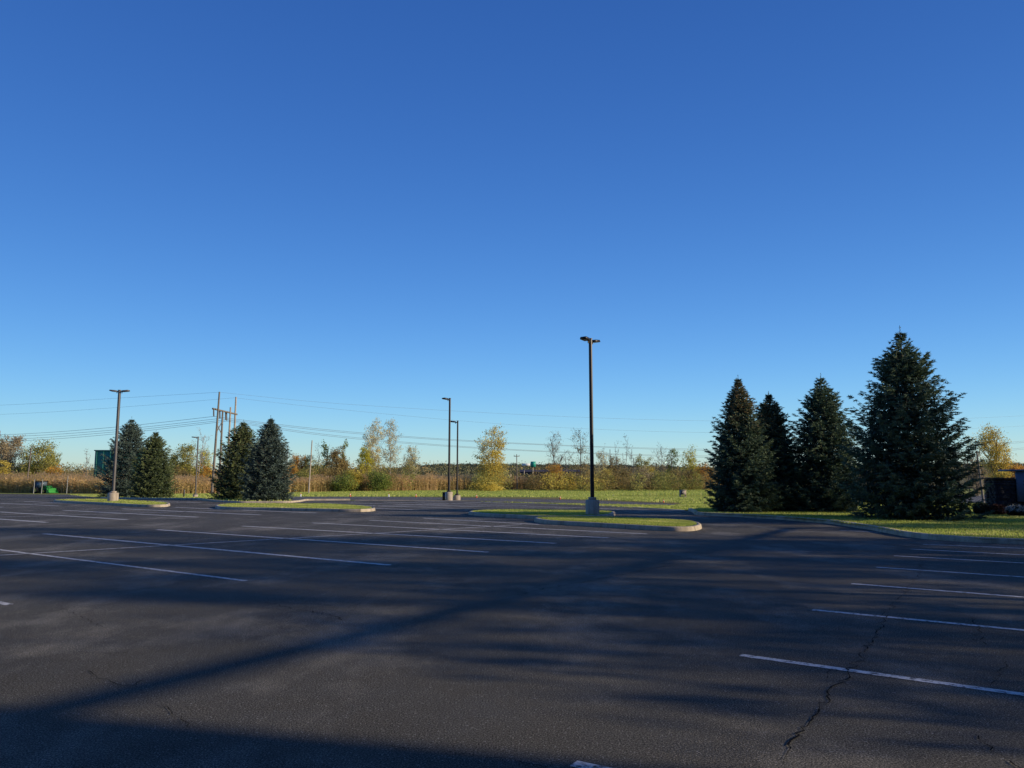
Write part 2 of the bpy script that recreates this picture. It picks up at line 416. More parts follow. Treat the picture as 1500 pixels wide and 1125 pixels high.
# cracks
mb = MB()
def crack(px, w=.022, jit=.05, seed=0):
    r = random.Random(seed); P = resample(GP(px), .07, False); P = [(x + r.gauss(0, jit * .55), y + r.gauss(0, jit * .55)) for x, y in P]
    for i in range(len(P) - 1):
        a, b = P[i], P[i + 1]
        L = math.dist(a, b) or 1; ww = w * .62 * r.uniform(.2, 1.15); nx, ny = -(b[1] - a[1]) / L * ww / 2, (b[0] - a[0]) / L * ww / 2
        mb.add([(a[0] + nx, a[1] + ny, .0065), (a[0] - nx, a[1] - ny, .0065), (b[0] - nx, b[1] - ny, .0065), (b[0] + nx, b[1] + ny, .0065)], [(0, 1, 2, 3)])
crack([(1298, 903), (1290, 920), (1270, 945), (1262, 965), (1240, 990), (1215, 1015), (1205, 1030), (1190, 1055), (1165, 1080), (1145, 1120)], .022, .045, 1)
crack([(1420, 905), (1440, 925), (1432, 938), (1445, 945)], .018, .04, 2)
crack([(1436, 1080), (1450, 1100), (1480, 1118), (1520, 1135)], .018, .03, 3)
crack([(1475, 970), (1460, 990), (1450, 1010)], .012, .03, 4)
crack([(392, 882), (430, 893), (480, 900), (505, 910)], .018, .05, 5)
crack([(85, 890), (110, 900), (150, 918)], .014, .04, 6)
crack([(115, 955), (150, 958), (190, 957)], .013, .03, 7)
crack([(125, 985), (160, 1000), (190, 1008), (215, 995)], .013, .03, 8)
crack([(232, 1035), (260, 1048), (285, 1068)], .013, .03, 9)
crack([(560, 1092), (640, 1100), (720, 1110), (800, 1125)], .012, .03, 10)
crack([(1215, 980), (1212, 995)], .012, .02, 11)
crack([(760, 872), (800, 862), (860, 852), (930, 838), (1000, 825)], .02, .05, 12)
crack([(1290, 903), (1315, 880), (1330, 862), (1345, 845), (1352, 826)], .015, .05, 13)
cr = mb.build('asphalt_cracks', M['crack']); tag(cr, kind='structure')
# ------------------------------------------------------------------ islands
blades_areas = []
def ccw(p): return p if sum(a[0] * b[1] - b[0] * a[1] for a, b in zip(p, p[1:] + p[:1])) > 0 else p[::-1]
def island(label, px, h=.14, dz=0, step=.45):
    pts = ccw(resample(smooth(GP(px), True, 5), step, True))
    inn = offset(pts, .16, True)
    o = sheet('traffic_island', inn, h - .02 + dz, M['turf']); tag(o, label, 'traffic island', 'kerbed grass islands in the parking lot')
    b = MB(); kerb_mesh(b, pts, True, side=1, h=h, chunk=6)
    k = b.build('kerb', M['kerb'], o)
    blades_areas.append((inn, h - .02)); return o
island('kerbed grass island in front of the tallest lamp post, nearest the camera', [(782, 763.5), (800, 767.5), (840, 770), (900, 773.5), (960, 777.2), (1000, 778.6), (1021, 777), (1028, 773), (1012, 768.5), (960, 765.2), (900, 762.8), (850, 761.6), (815, 761.8)])
island('shaded kerbed grass island around the foot of the tallest lamp post', [(686, 753.6), (705, 756.2), (745, 758.6), (790, 760.8), (840, 760.6), (885, 759), (900, 756), (890, 752.8), (800, 750.6), (740, 750.6), (705, 751.6)], dz=.003)
island('long kerbed grass island in front of the pair of blue-grey spruces', [(315, 744), (330, 746.4), (400, 747.8), (500, 749.8), (535, 749.8), (550, 748), (540, 745.6), (506, 742.6), (470, 741.2), (350, 740.8), (325, 742)])
island('kerbed grass island around the foot of the two-headed lamp post at far left', [(78, 735.4), (100, 737), (150, 739.4), (200, 742.4), (238, 742.8), (249, 741), (244, 738.8), (220, 737), (180, 734.6), (150, 733.7), (110, 733.8), (90, 734.4)])
def inpoly(x, y, poly):
    c = False; j = len(poly) - 1
    for i in range(len(poly)):
        if (poly[i][1] > y) != (poly[j][1] > y) and x < (poly[j][0] - poly[i][0]) * (y - poly[i][1]) / (poly[j][1] - poly[i][1]) + poly[i][0]: c = not c
        j = i
    return c
def blades(mb, poly, z, n, h, rg, w=.012):
    P = np.array(poly); x0, y0 = P.min(0); x1, y1 = P.max(0)
    X = rg.uniform(x0, x1, n * 2); Y = rg.uniform(y0, y1, n * 2)
    keep = np.zeros(len(X), bool); j = len(P) - 1
    for i in range(len(P)):
        with np.errstate(divide='ignore', invalid='ignore'):
            cnd = ((P[i, 1] > Y) != (P[j, 1] > Y)) & (X < (P[j, 0] - P[i, 0]) * (Y - P[i, 1]) / (P[j, 1] - P[i, 1]) + P[i, 0])
        keep ^= cnd; j = i
    X, Y = X[keep], Y[keep]; m = len(X)
    if not m: return
    Z = np.array([tz(y) for y in Y]) + z
    a = rg.uniform(0, 2 * PI, m); hh = rg.uniform(.5, 1.2, m) * h; ln = rg.uniform(0, .6, m) * hh
    patch = .5 + .25 * np.sin(X * 1.3 + 1) * np.sin(Y * 1.7) + .15 * np.sin(X * 4.1 + Y * 3.3)
    b1 = np.stack([X - np.cos(a) * w, Y - np.sin(a) * w, Z], 1); b2 = np.stack([X + np.cos(a) * w, Y + np.sin(a) * w, Z], 1)
    t = np.stack([X + rg.normal(0, 1, m) * ln, Y + rg.normal(0, 1, m) * ln, Z + hh], 1)
    V = np.stack([b1, b2, t], 1).reshape(-1, 3)
    mb.add(V, np.arange(3 * m).reshape(-1, 3), np.clip(patch + rg.normal(0, .18, m), 0, 1))
rg = np.random.default_rng(5)
mb = MB()
for (poly, z), n, w in zip(blades_areas, (42000, 14000, 22000, 14000), (.014, .02, .025, .03)):
    blades(mb, poly, z - .005, n, .06, rg, w)
blades(mb, near + GP([(1750, 765), (1500, 746), (1420, 746), (1300, 744), (1100, 742), (1035, 744), (1016, 750)]), .10, 90000, .06, rg, .016)
blades(mb, GP([(700, 734.8), (800, 737.8), (900, 742.3), (1008, 748), (1045, 745), (1045, 738.5), (985, 740.5), (850, 738.4)]), -.01, 14000, .08, rg, .04)
fb = ccw(reed_front[0:] + [edge[4]] + edge[8:20] + GP([(1045, 748)]))
def zone(px, n, h, w, col): blades(mb, GP(px), -.01, n, h, rg, w)
zone([(990, 741), (1045, 745), (1300, 745), (1500, 745), (1500, 738.5), (1300, 738), (1000, 737.8)], 24000, .10, .05, 0)
zone([(250, 724), (430, 721.3), (600, 718.9), (750, 717.5), (900, 716.8), (1060, 716.7), (1300, 716.3), (1300, 723.7), (1045, 723.5), (950, 723.8), (880, 726), (820, 728.4), (700, 727.3), (560, 727), (450, 727), (250, 728.5)], 90000, .16, .10, 0)
zone([(820, 728.4), (880, 726.4), (915, 728.5), (960, 729.3), (1050, 729.6), (1300, 729.6), (1300, 737), (1000, 737), (900, 733), (820, 731)], 26000, .12, .07, 0)
zone([(100, 724.6), (250, 724.6), (300, 728), (420, 728.5), (430, 735.5), (330, 735), (297, 731.5), (150, 729)], 26000, .12, .07, 0)
gs = mb.build('grass', M['blade']); tag(gs, 'short mown grass on the islands and lawn', 'grass', kind='stuff')
# ------------------------------------------------------------------ spruces
def spruce(label, px, base_py, top_py, rpx, mat, seed, dens=1.0, brown=0, topx=None, shape=.62, fluff=1.0):
    rg = np.random.default_rng(seed)
    x, y = G(px, base_py); D = y; z0 = tz(y)
    H = EYE + (700.1 - top_py) / F * D / math.cos(TILT) * 1.0 - z0
    R = rpx / F * D * 1.06
    root = empty('spruce_tree', (x, y, z0), label, 'spruce tree', 'spruces planted round the lot')
    tb = MB(); tb.tube([(0, 0, -.1), (0, 0, H * .5), (0, 0, H * .97)], [.045 * H ** .5 + .06, .03 * H ** .5 + .02, .012], 8)
    fat = (.62 - shape) * 1.6
    def prof(uu): return R * (float(np.interp(uu, [0, .05, .1, .18, .26, .45, .7, .9, 1], [.01, .055, .12, .27, .42, .73, .94, 1, .95])) * (1 - fat) + fat * min(1, 1.5 * uu ** .8))
    V = []; T = []
    z = .12
    lob = [(rg.uniform(0, 2 * PI), rg.uniform(.0, 1), rg.uniform(-.12, .10)) for _ in range(26)]
    while z < H * .965:
        uu = 1 - z / H
        nb = int(rg.integers(12, 15) if uu > .12 else rg.integers(4, 6))
        off = rg.uniform(0, 2 * PI); wf = rg.uniform(.84, 1.08)
        for k in range(nb):
            a = off + 2 * PI * k / nb + rg.normal(0, .15)
            f = 1.0
            for la, lz, amp in lob:
                da = (a - la + PI) % (2 * PI) - PI
                f += amp * math.exp(-(da / .5) ** 2 - ((z / H - lz) / .07) ** 2)
            L = max(.05, prof(uu) * min(1.10, f * wf * rg.uniform(.86, 1.10)))
            pitch = .62 * (1 - uu) ** 2.0 - .24 * uu + rg.normal(0, .035)      # rising at the top, drooping low
            if uu < .06: pitch = rg.uniform(.5, .9)
            ns = max(3, int(L / .16)); d = np.array([math.cos(a), math.sin(a)])
            ts = np.linspace(0, 1, ns + 1); rr = L * ts
            zz = z + L * (math.sin(pitch) * ts + .22 * ts ** 2.5 - .10 * np.sin(ts * PI))
            pts = np.stack([d[0] * rr * math.cos(pitch), d[1] * rr * math.cos(pitch), zz], 1)
            if L > .5: tb.tube([tuple(p) for p in pts[::2]], [.02 * (1 - .7 * i / max(1, len(pts[::2]) - 1)) for i in range(len(pts[::2]))], 3, cap=False)
            # twigs: start points, directions, lengths
            nt_ = max(6, int(L / .062 * dens))
            tt = np.sort(rg.uniform(.18, 1.0, nt_)); tt[-1] = 1.0
            P0 = np.stack([np.interp(tt, ts, pts[:, i]) for i in range(3)], 1)
            sg = np.where(rg.random(nt_) < .5, -1, 1)
            side = np.array([-d[1], d[0], 0]); fw = np.array([d[0], d[1], 0])
            ang = rg.uniform(.5, 1.15, nt_); ang[-1] = 0
            dr = fw * np.cos(ang)[:, None] + side * (np.sin(ang) * sg)[:, None]
            dr[:, 2] += rg.normal(-.05 if uu > .3 else .25, .10, nt_)
            dr /= np.linalg.norm(dr, axis=1)[:, None]
            tl = np.minimum(.38, (.13 + .30 * (1 - tt) * L)) * rg.uniform(.7, 1.25, nt_) * fluff * (.22 + .78 * min(1, uu / .35))
            # needles tufts along twigs
            q = max(5, int(12 * dens)); s_ = rg.uniform(.0, 1.0, (nt_, q)); s_[:, -1] = 1
            B = P0[:, None, :] + dr[:, None, :] * (tl[:, None] * s_)[..., None]
            nd = dr[:, None, :] * .9 + rg.normal(0, .62, (nt_, q, 3)); nd[..., 2] = nd[..., 2] * .55 + .10
            nd /= np.linalg.norm(nd, axis=2)[..., None]
            nl = rg.uniform(.09, .17, (nt_, q)) / dens ** .5
            wd = np.cross(nd, rg.normal(0, 1, (nt_, q, 3))); wd /= np.linalg.norm(wd, axis=2)[..., None]
            ww = .019 / dens
            A = B - wd * ww; A2 = B + wd * ww; E = B + nd * nl[..., None]
            V.append(np.stack([A, A2, E], 2).reshape(-1, 3))
            tn = .22 + .40 * tt[:, None] ** 1.5 * (L > .3) + (.2 if L <= .3 else 0) + rg.normal(0, .10, (nt_, q)) + rg.normal(0, .06)  # tone rises toward bough tips, imitating sunlit tufts
            tn = np.clip(tn, .02, .64)
            if brown:
                hit = (uu < .42) & (uu > .06) & (rg.random((nt_, q)) < brown * (1 if uu < .33 else .35))
                tn = np.where(hit, rg.uniform(.85, 1.0, (nt_, q)), tn)
            T.append(tn.ravel())
        z += (.245 if uu > .3 else .14) * rg.uniform(.8, 1.2) * (H / 6.5)
    # leaders at the tip
    for k in range(4):
        h = rg.uniform(.08, .2) if k else .085 * H; p = np.array([rg.normal(0, .05) if k else 0, rg.normal(0, .05) if k else 0, H * .925])
        tb.tube([tuple(p), tuple(p + [rg.normal(0, .02), 0, h])], [.012, .006], 3)
        m_ = 30; s_ = rg.uniform(0, 1, m_); B = p + np.stack([np.zeros(m_), np.zeros(m_), s_ * h], 1)
        nd = rg.normal(0, .6, (m_, 3)); nd[:, 2] += .8; nd /= np.linalg.norm(nd, axis=1)[:, None]
        wd = np.cross(nd, rg.normal(0, 1, (m_, 3))); wd /= np.linalg.norm(wd, axis=1)[:, None]
        V.append(np.stack([B - wd * .01, B + wd * .01, B + nd * .07], 1).reshape(-1, 3)); T.append(np.full(m_, .4))
    tb.build('trunk', M['bark'], root)
    V = np.concatenate(V); T = np.concatenate(T)
    cb = MB(); cb.add(V, np.arange(len(V)).reshape(-1, 3), T)
    # inner boughs fill the heart of the crown, shade painted in by dark tone
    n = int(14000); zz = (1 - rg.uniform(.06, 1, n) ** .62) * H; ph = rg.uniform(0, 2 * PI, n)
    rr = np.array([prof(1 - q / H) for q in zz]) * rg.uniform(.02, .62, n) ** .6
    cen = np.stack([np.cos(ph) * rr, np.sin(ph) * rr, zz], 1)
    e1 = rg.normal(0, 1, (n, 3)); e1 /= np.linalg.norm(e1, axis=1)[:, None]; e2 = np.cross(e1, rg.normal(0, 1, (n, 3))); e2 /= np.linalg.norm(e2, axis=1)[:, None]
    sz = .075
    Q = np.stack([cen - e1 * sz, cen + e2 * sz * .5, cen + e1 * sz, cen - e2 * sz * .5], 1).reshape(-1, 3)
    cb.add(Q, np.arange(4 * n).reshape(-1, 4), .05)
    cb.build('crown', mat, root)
    return root
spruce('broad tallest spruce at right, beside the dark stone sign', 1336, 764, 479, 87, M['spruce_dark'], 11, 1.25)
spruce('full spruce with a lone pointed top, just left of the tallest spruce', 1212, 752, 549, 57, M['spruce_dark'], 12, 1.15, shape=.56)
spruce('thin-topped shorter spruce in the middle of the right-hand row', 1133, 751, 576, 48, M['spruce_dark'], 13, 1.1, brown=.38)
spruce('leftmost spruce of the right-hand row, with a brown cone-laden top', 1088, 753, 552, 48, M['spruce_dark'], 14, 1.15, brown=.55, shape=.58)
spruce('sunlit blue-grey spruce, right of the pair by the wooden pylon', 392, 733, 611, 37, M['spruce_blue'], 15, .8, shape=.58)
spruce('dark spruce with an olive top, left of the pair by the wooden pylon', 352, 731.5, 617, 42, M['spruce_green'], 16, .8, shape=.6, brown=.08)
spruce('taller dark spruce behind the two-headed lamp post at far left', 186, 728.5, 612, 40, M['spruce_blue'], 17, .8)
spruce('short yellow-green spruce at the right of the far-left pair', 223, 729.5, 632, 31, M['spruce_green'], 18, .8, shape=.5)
# ------------------------------------------------------------------ broadleaf trees
def bez(a, b, c, n):
    t = np.linspace(0, 1, n)[:, None]; return a * (1 - t) ** 2 + b * 2 * t * (1 - t) + c * t ** 2
def broadleaf(name, label, px, D, top_py, rpx, leaf, seed, leaves=1500, ls=.2, bark='greybark', base_frac=.25, limbs=9, trunk_r=.14, group=None, cat='tree', xy=None, H=None, R=None, kids=6, twigs=5, clump=2.5, cone=False, stems=1, up=.5, twr=.016):
    rg = np.random.default_rng(seed)
    if xy is None:
        x = BX(px, D); y = D; z0 = tz(y); H = (EYE + (700.1 - top_py) / F * D / math.cos(TILT)) - z0; R = rpx / F * D
    else: x, y = xy; z0 = tz(y)
    root = empty(name, (x, y, z0), label, cat, group)
    tb = MB(); tips = []
    lo = H * base_frac; cz = (lo + H) / 2; rz = (H - lo) / 2
    for st in range(stems):
        elp = rg.permutation(limbs)
        sx, sy = (rg.normal(0, R * .12), rg.normal(0, R * .12)) if stems > 1 else (0, 0)
        lean = np.array([rg.normal(0, .04 * H), rg.normal(0, .04 * H)]) * (3 if stems > 1 else 1)
        th = H * (rg.uniform(.8, .92) if up > .3 else .6)
        trunk = bez(np.array([sx, sy, -.15]), np.array([sx * 1.2, sy * 1.2, th * .5]), np.array([sx * 1.4 + lean[0], sy * 1.4 + lean[1], th]), 9)
        tb.tube([tuple(p) for p in trunk], list(np.linspace(trunk_r, trunk_r * .18, 9)), 6)
        for i in range(limbs):
            ph = rg.uniform(0, 2 * PI) if limbs < 4 else 2 * PI * (i * .382) + rg.normal(0, .3)
            el = -.85 + 1.85 * (elp[i] + .5) / limbs + rg.normal(0, .04); el = min(.98, el); cr = math.sqrt(max(.05, 1 - el * el)) if not cone else max(.12, (1 - el) * .62)
            tgt = np.array([math.cos(ph) * R * cr * rg.uniform(.55, .85), math.sin(ph) * R * cr * rg.uniform(.55, .85), cz + rz * el * .85])
            hr = math.hypot(tgt[0], tgt[1]); za = np.clip(tgt[2] - hr * (up + .6) - .08 * H, lo * .5, th * .95)
            k = np.argmin(np.abs(trunk[:, 2] - za)); a = trunk[k]
            mid = (a + tgt) / 2 + np.array([0, 0, -.06 * H + rg.normal(0, .02 * H)])
            limb = bez(a, mid, tgt, 6); r0 = trunk_r * .42 * (1 - .4 * k / 8)
            tb.tube([tuple(p) for p in limb], list(np.linspace(r0, r0 * .3, 6)), 4, cap=False)
            for j in range(kids):
                q = rg.integers(2, 6); s = limb[q]
                v = rg.normal(0, 1, 3); v[2] = abs(v[2]) * .7 + up * .6; v /= np.linalg.norm(v)
                L = R * rg.uniform(.25, .5)
                e = s + v * L
                br = bez(s, (s + e) / 2 + rg.normal(0, .05 * L, 3), e, 4)
                tb.tube([tuple(p) for p in br], list(np.linspace(r0 * .32, max(.012, r0 * .12), 4)), 3, cap=False)
                for w in range(twigs):
                    s2 = br[rg.integers(1, 4)]; v2 = v * .6 + rg.normal(0, .6, 3); v2[2] += up * .3; v2 /= np.linalg.norm(v2)
                    e2 = s2 + v2 * L * rg.uniform(.3, .65)
                    tb.tube([tuple(s2), tuple(e2)], [twr, twr * .55], 3, cap=False); tips.append((s2, e2))
    tb.build('trunk', M[bark], root)
    if leaves and leaf:
        tips_a = np.array([(a, b) for a, b in tips]); n = int(leaves * (3.0 if xy is None else 1)); R = R * (1.1 if xy is None else 1); ls = ls * (.8 if xy is None else 1)
        wgt = rg.gamma(clump, 1, len(tips_a)); wgt /= wgt.sum()
        ix = rg.choice(len(tips_a), n, p=wgt); t = rg.uniform(.1, 1.1, n)[:, None]
        cen = tips_a[ix, 0] * (1 - t) + tips_a[ix, 1] * t + rg.normal(0, R * .08 + ls * .35, (n, 3))
        cen[:, 2] = np.maximum(cen[:, 2], .1)
        e1 = rg.normal(0, 1, (n, 3)); e1 /= np.linalg.norm(e1, axis=1)[:, None]; e2 = np.cross(e1, rg.normal(0, 1, (n, 3))); e2 /= np.linalg.norm(e2, axis=1)[:, None]
        sz = (ls * rg.uniform(.5, 1.1, n))[:, None]
        Q = np.stack([cen - e1 * sz * .6, cen + e2 * sz * .38, cen + e1 * sz * .6, cen - e2 * sz * .38], 1).reshape(-1, 3)
        ct = rg.uniform(.1, .9, len(tips_a))
        tone = np.clip(ct[ix] * .5 + .25 + rg.normal(0, .17, n), 0, 1)
        lb = MB(); lb.add(Q, np.arange(4 * n).reshape(-1, 4), tone); lb.build('crown', M[leaf], root)
    return root
GT = 'autumn trees beyond the reeds'
T = [ # label, px, D, top, r, leaf, leaves, ls, bark, base_frac
 ('olive-brown tree cut by the left edge of the picture', -6, 172, 630, 24, 'l_brown', 4200, .42, 'greybark', .15),
 ('grey thin-leaved tree, second from the left edge', 24, 170, 642, 22, 'l_grey', 3200, .34, 'palebark', .15),
 ('olive rounded tree above the green tractor', 62, 168, 651, 27, 'l_olive', 2700, .38, 'greybark', .12),
 ('low olive tree at the right end of the far-left clump', 84, 172, 662, 14, 'l_olive', 1200, .34, 'greybark', .12),
 ('thin bare tree left of the green building', 135, 178, 655, 8, None, 0, 0, 'greybark', .25),
 ('thin bare tree just right of the far-left spruces', 254, 178, 653, 6, None, 0, 0, 'greybark', .2),
 ('yellow-olive tree behind the small lamp post near the pylon', 276, 170, 653, 21, 'l_olive', 2900, .34, 'greybark', .12),
 ('olive-gold tree beside the pale birch trunk', 304, 172, 655, 13, 'l_lime', 800, .3, 'palebark', .2),
 ('tall bare tree with a pale trunk left of the pylon', 297, 165, 626, 15, None, 0, 0, 'palebark', .35),
 ('bare tree peeping out right of the blue-grey spruce', 425, 178, 643, 10, None, 0, 0, 'greybark', .25),
 ('rusty olive tree left of the pale wooden pole', 441, 185, 664, 15, 'l_orange', 1300, .32, 'greybark', .1),
 ('olive round tree directly behind the pale wooden pole', 455, 190, 666, 13, 'l_olive', 1200, .32, 'greybark', .1),
 ('slim dark green tree right of the pale wooden pole', 479, 185, 643, 7, 'l_green', 650, .34, 'greybark', .05),
 ('thin bare tree between the wooden pole and the slim dark tree', 466, 188, 644, 8, None, 0, 0, 'greybark', .2),
 ('brown twiggy tree, broad and half bare', 497, 182, 657, 19, 'l_brown', 2500, .34, 'greybark', .08),
 ('narrow green spire rising from the brown twiggy tree', 508, 184, 642, 6, 'l_green', 420, .34, 'greybark', .1),
 ('bright yellow-green tree at the foot of the tall pale tree', 538, 176, 653, 13, 'l_lime', 1700, .32, 'greybark', .05),
 ('tall tree with pale yellow leaves, left of the twin tall pair', 549, 186, 615, 17, 'l_pale', 1250, .36, 'palebark', .28),
 ('tallest sparse whitish tree, right of the twin tall pair', 574, 190, 613, 18, 'l_pale', 750, .34, 'palebark', .3),
 ('small tan tree right of the tall pale trees', 606, 186, 652, 15, 'l_pale', 700, .3, 'greybark', .2),
 ('low olive tree below the small tan tree', 608, 192, 672, 12, 'l_olive', 700, .32, 'greybark', .1),
 ('golden pyramid-shaped tree right of the twin lamp posts', 722, 186, 627, 27, 'l_gold', 2400, .40, 'greybark', .04),
 ('grey nearly bare tree above a golden bush', 813, 190, 630, 17, 'l_grey', 330, .26, 'greybark', .28),
 ('spreading bare tree left of the tallest lamp post', 849, 188, 628, 19, 'l_brown', 200, .34, 'bark', .22),
 ('small yellow tree just right of the tallest lamp post', 879, 190, 660, 12, 'l_pale', 330, .34, 'greybark', .25),
 ('thin bare sapling right of the tallest lamp post', 884, 200, 647, 5, None, 0, 0, 'greybark', .3),
 ('bare sapling left of the tall bare pair', 903, 196, 642, 5, None, 0, 0, 'greybark', .3),
 ('tallest bare sapling of the bare group', 914, 196, 632, 8, None, 0, 0, 'greybark', .3),
 ('short bare sapling beside the far street lamp', 924, 198, 652, 7, None, 0, 0, 'greybark', .3),
 ('bare spreading tree left of the leaning wooden post', 966, 195, 652, 17, 'l_brown', 120, .24, 'greybark', .2),
 ('dull green tree behind the leaning wooden post', 981, 198, 657, 12, 'l_green', 700, .34, 'greybark', .1),
 ('yellow-green tree left of the right-hand spruces', 1007, 196, 657, 15, 'l_lime', 800, .34, 'greybark', .15),
 ('brown round tree rising behind the bare saplings', 898, 205, 668, 15, 'l_brown', 1200, .32, 'greybark', .05),
 ('olive tree between the far street lamp and the bare spreading tree', 938, 204, 667, 15, 'l_olive', 1300, .32, 'greybark', .05),
 ('bare tree with thin upright twigs right of the grey bare tree', 830, 200, 655, 10, None, 0, 0, 'greybark', .15),
 ('golden thin-leaved tree behind the wooden pole at right', 1449, 95, 627, 29, 'l_gold', 2600, .2, 'greybark', .3),
 ('twiggy brown tree between the tallest spruce and the wooden pole', 1420, 100, 664, 17, 'l_grey', 1200, .18, 'greybark', .05),
]
for i, (lab, px, D, top, r, leaf, n, ls, bark, bf) in enumerate(T):
    thin = leaf is None
    broadleaf('broadleaf_tree' if not thin else 'bare_tree', lab, px, D, top, r, leaf, 100 + i, n, ls, bark, bf, limbs=18 if not thin else 10, trunk_r=.17 if r > 9 else .1, group=GT, kids=6, twigs=4, up=.75 if r < 12 else .5, twr=.022, cone=False)
B = [
 ('small golden bush at the left edge behind the reeds', 13, 160, 675, 14, 'l_gold', 900, .3),
 ('orange-brown bush right of the olive trees at far left', 86, 160, 684, 16, 'l_orange', 900, .3),
 ('rusty bush right of the tallest bare tree near the pylon', 306, 158, 682, 13, 'l_orange', 900, .3),
 ('brown bush left of the pylon', 270, 160, 686, 18, 'l_brown', 1200, .3),
 ('orange-brown bush right of the blue-grey spruce', 430, 168, 679, 14, 'l_orange', 900, .3),
 ('olive bush behind the foot of the pale wooden pole', 447, 165, 694, 20, 'l_olive', 1400, .3),
 ('rusty bush left of the golden bush', 482, 168, 687, 18, 'l_brown', 1300, .3),
 ('golden yellow bush below the brown twiggy tree', 520, 166, 688, 14, 'l_gold', 1300, .28),
 ('green bush at the foot of the golden bush', 507, 164, 700, 24, 'l_green', 1900, .28),
 ('dark olive bush right of the golden bush', 556, 166, 693, 22, 'l_green', 1900, .3),
 ('orange-leaved bush at the foot of the grey bare tree', 812, 186, 678, 15, 'l_orange', 1000, .32),
 ('yellow bush at the foot of the golden tree', 724, 184, 678, 22, 'l_gold', 1500, .3),
 ('brown bush between the two bare trees', 800, 184, 694, 13, 'l_brown', 900, .3),
 ('olive-brown bush below the spreading bare tree', 838, 184, 695, 16, 'l_olive', 900, .3),
 ('yellow bush right of the tallest lamp post', 886, 185, 686, 14, 'l_gold', 800, .3),
 ('brown bush below the bare saplings', 908, 186, 688, 18, 'l_brown', 1200, .3),
 ('grey-brown bush right of the bare saplings', 934, 187, 686, 17, 'l_grey', 1200, .3),
 ('yellow-brown bush left of the spreading bare tree', 945, 215, 678, 12, 'l_gold', 600, .3),
 ('olive bush below the spreading bare tree by the post', 962, 188, 692, 20, 'l_olive', 1000, .3),
 ('orange bush beside the right-hand spruces', 1027, 188, 681, 15, 'l_orange', 1400, .3),
 ('brown bush at the foot of the yellow-green tree', 1003, 188, 692, 20, 'l_brown', 1200, .3),
 ('orange bush behind the sign wall', 1482, 92, 682, 22, 'l_orange', 1700, .2),
 ('golden bush left of the orange bush by the sign', 1456, 90, 690, 17, 'l_gold', 1300, .2),
]
for i, (lab, px, D, top, r, leaf, n, ls) in enumerate(B):
    broadleaf('bush', lab, px, D, top, r, leaf, 300 + i, n, ls, 'bark', .02, limbs=7, trunk_r=.07, group='autumn bushes beyond the lot', cat='bush', kids=5, twigs=3, stems=3, up=.25)
# ------------------------------------------------------------------ reeds, scrub, far woods (uncountable)
def interp(poly, x):
    xs = [p[0] for p in poly]; ys = [p[1] for p in poly]; return np.interp(x, xs, ys)
rg = np.random.default_rng(21)
mb = MB()
n = 26000
pxs = rg.uniform(-120, 1075, n); k = interp(reed_front_px, pxs)
RF = np.array(reed_front); rx = np.interp(pxs, [p[0] for p in reed_front_px], RF[:, 0]); ry = np.interp(pxs, [p[0] for p in reed_front_px], RF[:, 1])
dep = rg.gamma(1.3, 4.5, n) ; dep = np.minimum(dep, 25)
X = rx * (1 + dep / ry); Y = ry + dep
hp = np.interp(pxs, [-100, 100, 130, 250, 420, 640, 760, 800, 1075], [3.5, 3.5, 3.2, 3.0, 3.0, 3.5, 3.1, 2.2, 1.9])
hh = hp * (rg.uniform(.55, 1.0, n) ** .7) * (1 + .10 * np.sin(X * .9) + .07 * np.sin(X * 2.3 + 1))
patch = .5 + .2 * np.sin(X * .21) + .15 * np.sin(X * .7 + Y * .5)
Z = np.array([tz(y) for y in Y])
a = rg.uniform(0, PI, n); w = rg.uniform(.02, .05, n); lx = rg.normal(0, .16, n); ly = rg.normal(0, .16, n)
b1 = np.stack([X - np.cos(a) * w, Y - np.sin(a) * w, Z], 1); b2 = np.stack([X + np.cos(a) * w, Y + np.sin(a) * w, Z], 1); tp = np.stack([X + lx, Y + ly, Z + hh], 1)
mb.add(np.stack([b1, b2, tp], 1).reshape(-1, 3), np.arange(3 * n).reshape(-1, 3), np.clip(patch * .6 + .25 + rg.normal(0, .15, n), 0, 1))
for q in range(4):   # long leaves
    t = rg.uniform(.15, .85, n); B_ = np.stack([X + lx * t, Y + ly * t, Z + hh * t], 1); ph = rg.uniform(0, 2 * PI, n); L = rg.uniform(.3, .7, n)
    e = B_ + np.stack([np.cos(ph) * L, np.sin(ph) * L, rg.normal(.1, .3, n)], 1); w_ = np.stack([np.zeros(n), np.zeros(n), rg.uniform(.03, .07, n)], 1)
    mb.add(np.stack([B_ - w_, B_ + w_, e], 1).reshape(-1, 3), np.arange(3 * n).reshape(-1, 3), np.clip(t * .55 + patch * .3 + rg.normal(0, .15, n), 0, .85))
m_ = int(n * .6)   # plumes
s_ = np.stack([rg.normal(0, .05, m_), rg.normal(0, .05, m_), rg.uniform(.15, .34, m_)], 1); w_ = np.stack([rg.uniform(.04, .09, m_), np.zeros(m_), np.zeros(m_)], 1); c_ = tp[:m_]
mb.add(np.stack([c_ - s_, c_ + w_, c_ + s_, c_ - w_], 1).reshape(-1, 3), np.arange(4 * m_).reshape(-1, 4), np.clip(.75 + rg.normal(0, .13, m_), 0, 1))
o = mb.build('reeds', M['reed']); tag(o, 'tall tan reeds standing along the far edge of the grass', 'reeds', kind='stuff')
